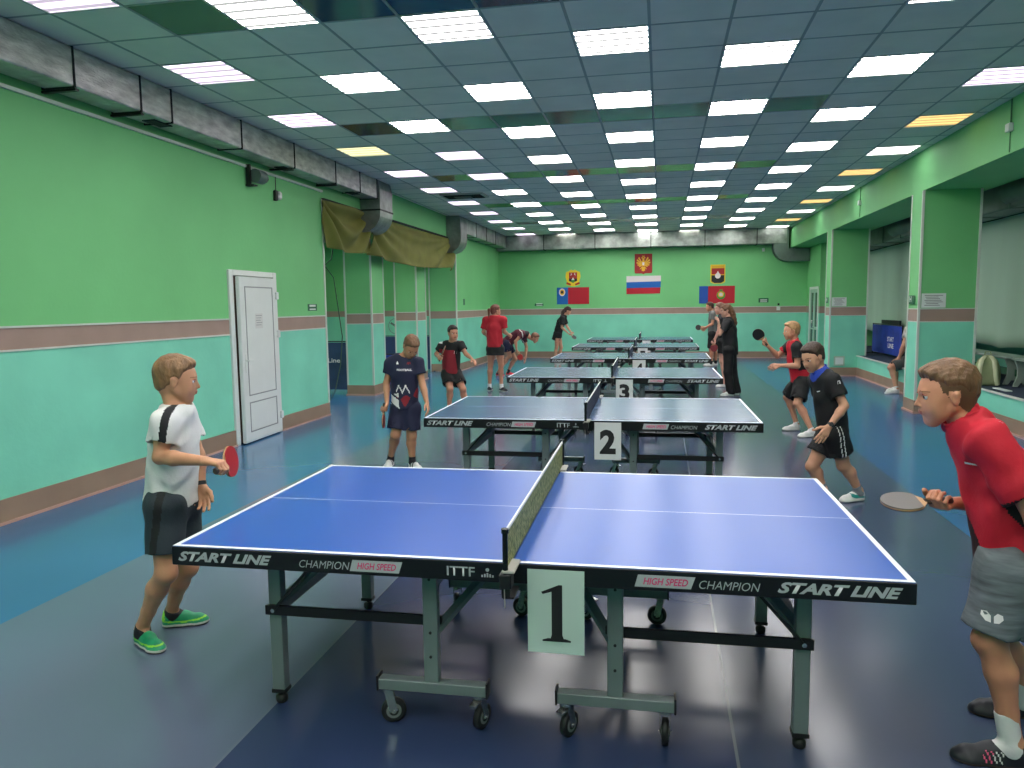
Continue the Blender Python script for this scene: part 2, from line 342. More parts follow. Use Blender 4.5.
b2 = MB(); elbow(b2, -4.4, H-.004, .33, 10.1, 10.72, -5.3); b2.box(-4.78, -4.36, 10.08, 10.74, 3.36, 3.385, 1); b2.build('duct_elbow', [mat('foil_elbow', (138, 142, 138), .4, metal=.6, var=.3, scale=5, bump=.5, bscale=20), M_BLACK], dct)
for y in (1.3, 4.3, 6.9, 9.2):
    MB().box(-4.62, -4.48, y, y+.28, 3.545, 3.556).build('vent_slot', M_DARK, dct)
for y, l in ((3.2, .3), (4.02, .3), (7.0, .3), (8.4, .3)): MB().box(-W, -4.40, y-.02, y+.02, 3.525, 3.545).build('support_bracket', M_BLACK, dct)
b = MB(); b.box(-W+.01, -4.4, 16.1, D-.43, 3.50, H-.004, 0, .01)
for y in (17.2, 18.4, 19.6): b.box(-W+.01, -4.39, y-.01, y+.01, 3.49, H-.003, 1)
M_FF = mat('far_foil', (150, 156, 150), .38, metal=.6, var=.4, scale=4, bump=.8, bscale=18, detail=8); dct2 = b.build('foil_duct', [M_FF, M_DARK]); tag(dct2, 'foil-wrapped duct along the long wall between the olive cloth and the far corner', 'duct')
b = MB(); b.box(-W+.01, 4.05, D-.42, D-.005, 3.42, H-.004, 0, .01)
for x in (-3.2, -1.6, .1, 1.7, 3.2): b.box(x-.012, x+.012, D-.43, D-.005, 3.41, H-.003, 1)
dct = b.build('foil_duct', [M_FF, M_DARK]); tag(dct, 'foil-wrapped duct across the top of the flag wall', 'duct')
b2 = MB(); elbow(b2, -4.4, H-.004, .33, 15.5, 16.12, -5.3); b2.build('duct_elbow', MATS['foil_elbow'], dct2)
b2 = MB(); prof = [(3.62, H-.01), (4.1, H-.01), (4.1, 3.27), (4.70, 3.27), (4.70, 2.90)]
for k in range(0, 9): a = R(90*k/8); prof.append((4.1-.42*math.sin(a), 3.32-.42*math.cos(a)))
prof += [(3.68, 3.5), (3.62, 3.6)]
b2.prism(prof, .40, Matrix(((1, 0, 0, 0), (0, 0, 1, D-.41), (0, 1, 0, 0), (0, 0, 0, 1)))); b2.box(4.22, 4.25, D-.42, D-.005, 2.89, 3.28); b2.build('duct_elbow', M_DGALV, dct)
b = MB(); b.box(5.25, 5.70, YB, 19.6, 2.98, 3.42, 0, .02)
for y in [-3+1.25*k for k in range(18)]: b.box(5.23, 5.72, y-.02, y+.02, 2.97, 3.44, 0)
for y in (3.6, 9.6, 15.0): b.tube([(5.4, y-1.2, 3.2), (5.30, y-.8, 3.2), (5.30, y, 3.2)], .17, 12)
tag(b.build('galvanised_duct', M_DGALV), 'dull galvanised duct running behind the green pillars above the grey-green screen', 'duct')
struct(MB().box(5.78, 6.4, YB, 19.7, 2.95, 3.0).build('ceiling_soffit', M_DARK))

# grey-green fabric screen behind the pillars
def wavy(name, m, x, y0, y1, z0, z1, amp, wl, hem, th=.012, n=220, axis='y'):
    b = MB(); rows = 10; vs = []
    for side in (0, 1):
        for r_ in range(rows+1):
            for k in range(n+1):
                t = k/n; y = y0+(y1-y0)*t; q = r_/rows; zb = z0+hem(t); z = z1+(zb-z1)*q
                off = amp*(.3+.7*q)*math.sin(2*math.pi*y/wl+1.3*math.sin(y*.9)+.4*q)
                vs.append((x+off+side*th, y, z))
    fs = []; S = (rows+1)*(n+1)
    for r_ in range(rows):
        for k in range(n):
            a = r_*(n+1)+k; fs.append((a, a+1, a+n+2, a+n+1)); fs.append((S+a+n+1, S+a+n+2, S+a+1, S+a))
    for k in range(n): a = rows*(n+1)+k; fs.append((a, a+1, S+a+1, S+a))
    b.add(vs, fs, 0, True); return b.build(name, m)
o = wavy('fabric_screen', M_FABRIC, 5.72, 9.0-13, 19.6, .92, 2.97, .03, .9, lambda t: .05*abs(math.sin(t*40)), n=620)
tag(o, 'long grey-green fabric screen hanging beneath the dull duct behind the pillars', 'screen')

# olive curtain gathered across the side corridor opening
def curtain(y0, y1, zt0, zt1, hemf, label, seed):
    rr = random.Random(seed); b = MB(); n = 90; rows = 26; vs = []
    folds = [(rr.uniform(.25, .75), rr.uniform(.5, 1.3), rr.uniform(.025, .055), rr.uniform(0, 6)) for _ in range(7)]
    for side in (0, 1):
        for r_ in range(rows+1):
            for k in range(n+1):
                t = k/n; q = r_/rows; y = y0+(y1-y0)*t; zt = zt0+(zt1-zt0)*t; zb = hemf(t); z = zt+(zb-zt)*q
                # swags hung from the two top corners, deeper towards the hem
                off = 0
                for c_, w_, a_, ph in folds:
                    d1 = math.hypot((t-0)*1.7, q*.9); d2 = math.hypot((1-t)*1.7, q*.9)
                    off += .6*a_*(math.sin(math.atan2(q*.8+.05, t*1.6+.03)*(7+9*w_)+ph+d1*4)*min(1, d1*2.2)*math.exp(-1.6*t)+math.sin(math.atan2(q*.8+.05, (1-t)*1.6+.03)*(7+9*w_)+ph+d2*4)*min(1, d2*2.2)*math.exp(-1.6*(1-t)))
                off += .03*math.sin(math.pi*t)*q
                vs.append((-W+.05+off+side*.006, y, z))
    fs = []; S = (rows+1)*(n+1)
    for r_ in range(rows):
        for k in range(n):
            a = r_*(n+1)+k; fs.append((a, a+n+1, a+n+2, a+1)); fs.append((S+a, S+a+1, S+a+n+2, S+a+n+1))
    for k in range(n): a = rows*(n+1)+k; fs.append((a, S+a, S+a+1, a+1))
    b.add(vs, fs, 0, True)
    return tag(b.build('olive_curtain', mat('olive_cloth', (116, 116, 50), .8, var=.12, scale=3, bump=.2, bscale=50)), label, 'curtain', 'olive cloths over the corridor opening')
curtain(8.50, 10.36, 3.34, 3.34, lambda t: 2.65-.05*math.sin(t*math.pi), 'olive brown cloth panel beside the white corner trim, nearer the white door', 3)
curtain(10.30, 15.75, 3.33, 3.33, lambda t: 2.62-.09*math.sin(math.pi*min(1, t*1.1))-.05*(t > .97), 'longer olive brown cloth swag between the two duct elbows', 5)
b = MB(); b.box(-W-.01, -W+.04, 8.55, 16.3, 3.345, 3.375); struct(b.build('trim_curtain_rail', M_DARK))

# ---------------------------------------------------------------- small wall fittings
def plate(name, label, cat, M, w_, h_, th, m, extra=None, group=None):
    b = MB(); b.prism([(0, 0), (w_, 0), (w_, h_), (0, h_)], th, M, 0); mats = [m]
    if extra: extra(b, M, mats)
    return tag(b.build(name, mats), label, cat, group)
M_SIGNG = mat('sign_green', (18, 92, 58), .5)
def run_sign(b, M, mats):
    mats.append(M_PAPER)
    def q(p, h=.003): b.prism(p, h, M @ Matrix.Translation((0, 0, .002)), 1)
    q([(.03, .03), (.03, .12), (.05, .12), (.05, .03)]); q([(.05, .065), (.10, .065), (.10, .085), (.05, .085)]); q([(.10, .03), (.12, .03), (.12, .12), (.10, .12)])
plate('exit_sign', 'small green exit pictogram on the narrow face of the nearer green pillar', 'sign', leftM(BX-.014, 10.09, 1.64), .26, .13, .004, M_SIGNG, run_sign)
plate('exit_sign', 'small green exit pictogram on the narrow face of the farther green pillar', 'sign', leftM(BX-.014, 16.06, 1.66), .24, .13, .004, M_SIGNG, run_sign)
def arrow_sign(b, M, mats):
    mats.append(M_PAPER); mats.append(M_SIGNG)
    b.prism([(.03, .035), (.27, .035), (.27, .05), (.03, .05)], .004, M, 0) ; 
    for a, c in ((.06, .09), (.012, .032)): b.prism([(.0+.05, a), (.25, a), (.25, c), (.05, c)], .006, M, 1)
plate('exit_sign', 'green arrow sign on the long wall beside the white door', 'sign', rightM(-W, 7.95, 1.65), .30, .10, .003, M_SIGNG, arrow_sign)
plate('exit_sign', 'green arrow sign on the flag wall to the side of the red and blue flags', 'sign', frontM(3.33, D, 1.69), .29, .13, .004, M_SIGNG, arrow_sign)
plate('exit_sign', 'little dark sign on the flag wall near the corner by the red-shirted woman', 'sign', frontM(-3.57, D, 1.66), .28, .08, .004, M_SIGNG, arrow_sign)
plate('exit_sign', 'tiny green sign on the long wall past the corridor opening', 'sign', rightM(-W, 17.0, 1.72), .16, .16, .004, M_SIGNG)
def lines(n, w0, w1, z1, step, c=(120, 120, 122)):
    def fn(b, M, mats):
        mats.append(mat('print_%d' % c[0], c, .7)); T_ = M @ Matrix.Translation((0, 0, .001))
        for k in range(n): b.prism([(w0+.012*(k % 3), z1-step*k), (w1-.02*((k*7) % 4), z1-step*k), (w1-.02*((k*7) % 4), z1-step*k+step*.35), (w0+.012*(k % 3), z1-step*k+step*.35)], .003, T_, 1)
    return fn
plate('notice_sheet', 'white notice sheet on the nearer green pillar just above the brown stripe', 'notice', frontM(4.20, 9.667, 1.585), .33, .21, .003, M_PAPER, lines(7, .04, .29, .175, .024))
plate('notice_sheet', 'white notice sheet on the farther green pillar just above the brown stripe', 'notice', frontM(4.20, 15.667, 1.585), .31, .20, .003, M_PAPER, lines(7, .04, .27, .165, .023))
def sock(b, M, mats):
    mats.append(M_WHITE); b.prism([(.03, .03), (.2, .03), (.2, .19), (.03, .19)], .02, M, 1)
plate('socket_box', 'pale socket box low on the farther green pillar', 'socket', frontM(4.28, 15.667, .24), .23, .22, .012, mat('socket_beige', (170, 190, 165), .5), sock)
o = plate('wall_switch', 'small white switch on the brown stripe of the flag wall', 'switch', frontM(3.86, D, 1.45), .10, .12, .03, M_WHITE)
MB().box(3.885, 3.935, D-.05, D-.0, 1.60, 1.66).build('switch_clip', M_DARK, o)
o = plate('alarm_box', 'small white sensor high on the flag wall under the duct elbow', 'sensor', frontM(3.4, D, 3.22), .07, .1, .04, M_WHITE)
for nm, y, z in (('nearer', 6.88, 3.55), ('farther', 13.27, 3.56)):
    b = MB(); b.box(BX-.05, BX, y-.05, y+.05, z-.03, z+.06, 0, .006); b.tube([(BX-.012, y, z+.05), (BX-.012, y, H-.01)], .008, 6, 1); b.tube([(BX-.012, y, z-.03), (BX-.012, y, BZ+.01)], .006, 6, 1)
    tag(b.build('junction_box', [M_WHITE, mat('green_cable', (60, 120, 75), .6)]), 'white junction box on the green beam, the %s of the two' % nm, 'junction box', 'junction boxes on the beam')
b = MB(); b.tube([(-4.62, 6.40, 3.36), (-4.62, 6.58, 3.36)], .085, 20, 0); b.tube([(-4.62, 6.58, 3.36), (-4.62, 6.64, 3.36)], [.075, .06], 20, 1)
b.box(-4.72, -4.66, 6.36, 6.385, 3.24, 3.5, 2); b.box(-W, -4.62, 6.37, 6.46, 3.235, 3.25, 2)
tag(b.build('duct_fan', [M_DGALV, M_CHROME, M_BLACK]), 'small round fan motor bracketed to the long wall below the foil duct', 'fan')
b = MB(); b.tube([(-W+.02, 7.1, 3.5), (-W+.02, 7.1, 3.26)], .006, 6, 0); b.box(-W, -W+.05, 7.05, 7.11, 3.14, 3.28, 0, .01); b.box(-W, -W+.045, 7.14, 7.24, 3.17, 3.28, 1, .02)
tag(b.build('cable_socket', [M_BLACK, M_WHITE]), 'hanging black lead and white socket on the long wall beside the fan motor', 'socket')
b = MB(); b.box(-3.86, -2.99, 12.0, 12.55, H-.03, H, 0)
for k in range(9): b.box(-3.80, -3.05, 12.04+.055*k, 12.06+.055*k, H-.04, H-.03, 1)
b.box(-3.62, -3.28, 12.15, 12.4, H-.045, H-.04, 2)
tag(b.build('ceiling_vent', [M_TBAR, M_DARK, mat('vent_brown', (70, 64, 52), .6)]), 'dark slatted air conditioning grille in the tiled ceiling near the olive cloth', 'vent')

# flags and coats of arms on the far wall
def poly_add(b, M, pts, h, mi): b.prism(pts, h, M, mi)
M_RED = mat('flag_red', (178, 18, 38), .7); M_BLUE = mat('flag_blue', (16, 96, 176), .7); M_DBLUE = mat('flag_dark_blue', (28, 78, 160), .7); M_FWHITE = mat('flag_white', (226, 214, 214), .7)
M_GOLD = mat('emblem_gold', (222, 170, 30), .5); M_YEL = mat('emblem_yellow', (235, 200, 30), .5); M_GRN = mat('emblem_green', (60, 140, 50), .6); M_ERED = mat('emblem_red', (170, 34, 30), .6)
yf = D-.012
b = MB(); b.prism([(0, .37), (1.06, .385), (1.06, .56), (0, .56)], .01, frontM(-.65, yf+.01, 2.0), 0); b.prism([(0, .185), (1.05, .195), (1.06, .385), (0, .37)], .01, frontM(-.65, yf+.01, 2.0), 1); b.prism([(0, 0), (1.04, .01), (1.05, .195), (0, .185)], .01, frontM(-.65, yf+.01, 2.0), 2)
tag(b.build('wall_flag', [M_FWHITE, M_BLUE, M_RED]), 'white, blue and red striped flag on the far green wall', 'flag', None)
def circle(cx, cz, r, n=20, a0=0, a1=360, ry=None): ry = ry or r; return [(cx+r*math.cos(R(a0+(a1-a0)*k/(n if a1-a0 < 360 else n))), cz+ry*math.sin(R(a0+(a1-a0)*k/n))) for k in range(n if a1-a0 >= 360 else n+1)]
b = MB(); M = frontM(-2.85, yf+.01, 1.71); b.prism([(0, 0), (.36, 0), (.36, .53), (0, .53)], .01, M, 0); b.prism([(.36, 0), (1.03, 0), (1.03, .53), (.36, .53)], .01, M, 1)
M2 = M @ Matrix.Translation((0, 0, .01)); b.prism(circle(.17, .38, .10, ry=.12), .003, M2, 2); b.prism(circle(.17, .38, .075, ry=.09), .005, M2, 3); b.prism([(.13, .34), (.21, .34), (.21, .41), (.17, .43), (.13, .41)], .007, M2, 4)
tag(b.build('wall_flag', [M_BLUE, M_RED, M_FWHITE, M_GOLD, M_BLACK]), 'red flag with a blue strip holding a small round emblem', 'flag')
b = MB(); M = frontM(1.57, yf+.01, 1.68); b.prism([(0, 0), (.27, 0), (.27, .53), (0, .53)], .01, M, 0); b.prism([(.27, 0), (1.06, 0), (1.06, .53), (.27, .53)], .01, M, 1)
M2 = M @ Matrix.Translation((0, 0, .01)); b.prism(circle(.65, .25, .13), .003, M2, 2); b.prism(circle(.65, .27, .09), .005, M2, 3); b.prism([(.60, .22), (.70, .22), (.70, .30), (.65, .33), (.60, .30)], .007, M2, 4); b.prism([(.62, .38), (.68, .38), (.71, .42), (.59, .42)], .005, M2, 2)
tag(b.build('wall_flag', [M_DBLUE, M_RED, M_GRN, M_GOLD, M_FWHITE]), 'red flag with a plain blue strip and a wreath emblem in its red field', 'flag')
# red shield with double-headed eagle
b = MB(); M = frontM(-.40, yf+.01, 2.64); b.prism([(.02, 0), (.22, .0), (.27, -.03), (.32, 0), (.52, 0), (.54, .04), (.54, .60), (0, .60), (0, .04)], .012, M, 0); M2 = M @ Matrix.Translation((.27, .30, .012))
for s in (-1, 1):
    P_ = lambda pts: [(s*x, y) for x, y in pts][::s]
    for k in range(5):
        a = R(62-27*k); ln = .20-.012*k
        b.prism(P_([(.035, .03-.015*k), (.035+ln*math.cos(a), .03+ln*math.sin(a)), (.035+ln*math.cos(a-.22), .03+ln*math.sin(a-.22)-.01), (.035, -.01-.015*k)]), .004, M2, 1)
    b.prism(P_([(.0, .06), (.03, .12), (.035, .17), (.075, .165), (.06, .19), (.03, .205), (.005, .18), (0, .12)]), .006, M2, 1)
    b.prism(P_([(.02, -.08), (.09, -.14), (.11, -.19), (.075, -.16), (.01, -.12)]), .005, M2, 1)
b.prism([(-.045, -.08), (.045, -.08), (.055, .04), (.03, .10), (-.03, .10), (-.055, .04)], .006, M2, 1); b.prism([(-.03, -.05), (.03, -.05), (.03, .04), (-.03, .04)], .009, M2, 2)
b.prism([(-.03, -.10), (.03, -.10), (.06, -.21), (0, -.24), (-.06, -.21)], .005, M2, 1); b.prism([(-.03, .21), (.03, .21), (.035, .25), (0, .235), (-.035, .25)], .006, M2, 1)
tag(b.build('wall_emblem', [mat('shield_red', (150, 26, 26), .6), M_GOLD, M_FWHITE]), 'red shield with a gold double-headed eagle above the striped flag', 'coat of arms')
# shield within a yellow wreath
b = MB(); M = frontM(-2.33, yf+.01, 2.30); b.prism([(-.19, .10), (-.22, .02), (-.12, 0), (-.05, -.03), (.05, -.03), (.12, 0), (.22, .02), (.19, .10), (.24, .28), (.22, .42), (.12, .46), (.06, .50), (0, .47), (-.06, .50), (-.12, .46), (-.22, .42), (-.24, .28)], .008, M, 0)
M2 = M @ Matrix.Translation((0, 0, .008)); b.prism([(-.13, .14), (0, .09), (.13, .14), (.13, .41), (-.13, .41)], .004, M2, 1); b.prism([(-.13, .14), (0, .09), (.13, .14), (.13, .22), (-.13, .22)], .006, M2, 2); b.prism([(-.05, .17), (.05, .17), (0, .26)], .008, M2, 3); b.prism(circle(0, .13, .05), .009, M2, 4); b.prism([(-.08, .30), (-.03, .36), (-.06, .39)], .007, M2, 3); b.prism([(.08, .30), (.06, .39), (.03, .36)], .007, M2, 3)
b.prism([(-.22, .05), (-.08, .0), (-.06, .05), (-.2, .11)], .006, M2, 1); b.prism([(.22, .05), (.2, .11), (.06, .05), (.08, .0)], .006, M2, 1)
tag(b.build('wall_emblem', [M_YEL, M_ERED, M_BLACK, M_FWHITE, M_GRN]), 'red and black shield in a yellow wreath above the flag with the small round emblem', 'coat of arms')
# shield in red, black and white with a yellow edge
b = MB(); M = frontM(2.12, yf+.01, 2.30); b.prism([(-.22, .03), (-.12, -.02), (.12, -.02), (.22, .03), (.22, .56), (-.22, .56)], .008, M, 0)
M2 = M @ Matrix.Translation((0, 0, .008)); b.prism([(-.19, .24), (.19, .24), (.19, .45), (-.19, .45)], .004, M2, 1); b.prism([(-.19, .05), (-.1, .0), (.1, .0), (.19, .05), (.19, .24), (-.19, .24)], .004, M2, 2); b.prism([(-.19, .455), (.19, .455), (.19, .53), (-.19, .53)], .004, M2, 4); b.prism(circle(0, .22, .085, 12), .008, M2, 3); b.prism([(-.05, .27), (.05, .27), (0, .37)], .007, M2, 3); b.prism([(-.19, .235), (.19, .235), (.19, .265), (-.19, .265)], .006, M2, 4)
tag(b.build('wall_emblem', [M_YEL, M_ERED, M_BLACK, M_FWHITE, M_GOLD]), 'yellow-edged red and black shield with a white centre above the flag with the wreath', 'coat of arms')

# ---------------------------------------------------------------- things in the corridor and on the platform
M_BARR = mat('barrier_blue_cloth', (28, 52, 150), .7, var=.3, scale=3, bump=.3, bscale=8)
def barrier(x, y, rz, wd, ht, m, label, z=0, txt=None):
    root = empty('court_barrier', (x, y, z), rz); tag(root, label, 'barrier')
    b = MB(); b.box(-wd/2, wd/2, -.012, .012, .06, ht-.02, 0); b.build('barrier_cloth', m, root)
    b = MB(); b.tube([(-wd/2, 0, .02), (-wd/2, 0, ht), (wd/2, 0, ht), (wd/2, 0, .02)], .014, 8); b.tube([(-wd/2, -.16, .012), (-wd/2, .16, .012)], .012, 8); b.tube([(wd/2, -.16, .012), (wd/2, .16, .012)], .012, 8); b.build('barrier_frame', M_BLACK, root)
    if txt:
        for s, zz, hh, ww, off in txt: text_obj('lettering', s, M_FWHITE, root, frontM(off, -.0135, zz), hh, ww, bold=.02)
    return root
barrier(-6.35, 11.55, 0, 1.4, 1.02, mat('barrier_slate_cloth', (44, 66, 100), .7, var=.3, scale=3, bump=.3, bscale=8), 'tall grey-blue court barrier with white lettering in the side corridor behind the green column', 0, [('Start Line', .60, .09, .62, -.12)])
barrier(-5.25, 12.6, 0, .75, .70, M_BARR, 'low bright blue court barrier just behind the first green column')
barrier(-6.05, 16.4, 0, 1.4, .93, mat('barrier_dull_cloth', (40, 62, 104), .7, var=.2, scale=3), 'dull blue court barrier seen through the gap between the two green columns')
barrier(5.30, 15.38, R(-90), 2.2, .70, M_BARR, 'blue court barrier with white printing standing on the raised platform', .475, [('START', .34, .10, .46, .1), ('LINE', .20, .10, .40, .16)])
b = MB(); b.box(-.55, .55, -.02, .02, 0, .78, 0); o = b.build('folded_board', mat('dark_board', (26, 30, 32), .6)); o.location = (5.55, 16.0, .475); o.rotation_euler = (0, 0, R(-86)); tag(o, 'dark board standing behind the blue barrier on the platform', 'board')
# round stand in the corridor
root = empty('floor_fan', (-5.98, 15.2, 0)); tag(root, 'thin round floor fan on a dark stem seen between the green columns', 'fan')
b = MB(); c_ = [(.19*math.cos(R(a)), 0, 1.22+.19*math.sin(R(a))) for a in range(0, 361, 15)]; b.tube(c_, .008, 6); b.build('fan_guard', M_STEEL, root)
b = MB(); b.tube([(0, .03, .03), (0, .03, 1.22)], .014, 8); b.build('pole', M_BLACK, root); b = MB(); b.tube([(0, 0, 0), (0, 0, .03)], .19, 18); b.build('base', M_BLACK, root)
b = MB()
for k in range(3):
    a = R(120*k+30); b.bar((0, 0, 1.22), (.16*math.cos(a), .01, 1.22+.16*math.sin(a)), .05, .004, 0, (0, 1, 0))
b.tube([(0, -.03, 1.22), (0, .06, 1.22)], .035, 10); b.build('fan_blade', M_DGALV, root)
# hanging cable by the corner
b = MB(); b.tube([(-4.86, 9.2, 2.66), (-4.99, 9.4, 2.5), (-5.3, 9.8, 2.42), (-5.05, 9.6, 2.2), (-4.93, 9.6, 1.2), (-4.98, 9.6, .72), (-5.1, 9.6, .25), (-5.18, 9.5, .05), (-5.3, 9.5, .01)], .009, 8)
tag(b.build('hanging_cable', mat('cable_green_grey', (60, 84, 70), .6)), 'thin dark cable hanging in the corridor opening beside the white door wall', 'cable')
# pole leaning at the corridor end
b = MB(); b.tube([(-4.80, 13.6, .05), (-4.83, 15.9, 2.6)], .02, 8); b.tube([(-4.80, 13.55, .0), (-4.80, 13.65, .1)], .03, 8)
# bench on the platform
def bench(x, y0, n, L1, label):
    root = empty('gym_bench', (x, y0, .475)); tag(root, label, 'bench')
    b = MB(); b.box(-.17, .17, 0, n*L1, .37, .405, 0, .006); b.build('bench_top', mat('bench_grey', (140, 155, 145), .5, var=.08), root)
    b = MB(); b.box(-.02, .02, .05, n*L1-.05, .12, .22, 0); b.build('bench_rail', mat('bench_green', (30, 90, 60), .6), root)
    for k in range(n+1):
        y = .08+k*(n*L1-.16)/n; b = MB(); prof = [(-.16, 0), (-.1, 0), (-.06, .06), (.06, .06), (.1, 0), (.16, 0), (.11, .15), (.11, .26), (.15, .37), (-.15, .37), (-.11, .26), (-.11, .15)]
        b.prism(prof, .035, Matrix(((1, 0, 0, 0), (0, 0, 1, y), (0, 1, 0, 0), (0, 0, 0, 1)))); b.build('leg', mat('bench_grey', (140, 155, 145), .5), root)
    return root
bench(5.42, 7.2, 1, 2.0, 'grey gym bench with a green rail on the platform beside the backpack'); 
bench(5.42, 9.35, 1, 2.0, 'grey gym bench on the platform partly behind the nearer pillar')
b = MB(); b.box(4.93, 5.02, 8.55, 8.95, .47, .482, 0, .003); tag(b.build('flat_strip', M_PAPER), 'thin pale strip lying on the platform beside the backpack', 'strip')
# backpack
def backpack(x, y, z, rz):
    root = empty('backpack', (x, y, z), rz); tag(root, 'pale olive backpack leaning on the platform against the nearer pillar', 'backpack')
    m = mat('backpack_cloth', (150, 160, 120), .8, var=.1, scale=8, bump=.3, bscale=15); b = MB(); n = 18; rows = [(0, .15, .10), (.03, .165, .12), (.15, .17, .13), (.27, .155, .12), (.36, .12, .09), (.41, .06, .05), (.425, .02, .02)]
    vs = []; 
    for zz, a_, c_ in rows:
        for k in range(n):
            t = 2*math.pi*k/n; cc, ss = math.cos(t), math.sin(t); vs.append((a_*math.copysign(abs(cc)**.6, cc), c_*math.copysign(abs(ss)**.6, ss)+zz*.12, zz))
    fs = [(r_*n+k, r_*n+(k+1) % n, r_*n+n+(k+1) % n, r_*n+n+k) for r_ in range(len(rows)-1) for k in range(n)]+[tuple(range(n-1, -1, -1)), tuple(range((len(rows)-1)*n, len(rows)*n))]
    b.add(vs, fs, 0, True); b.build('bag_body', m, root)
    for s in (-1, 1):
        b = MB(); b.tube([(s*.04, .0, .41), (s*.075, -.12, .36), (s*.095, -.18, .24), (s*.11, -.20, .1), (s*.13, -.18, .02)], .032, 8, flat=.4); b.build('shoulder_strap', mat('strap_cloth', (198, 200, 164), .8), root)
    b = MB(); b.tube([(-.04, 0, .43), (-.03, -.01, .475), (.03, -.01, .475), (.04, 0, .43)], .009, 6); b.build('carry_loop', m, root)
backpack(5.02, 9.38, .475, R(-20))

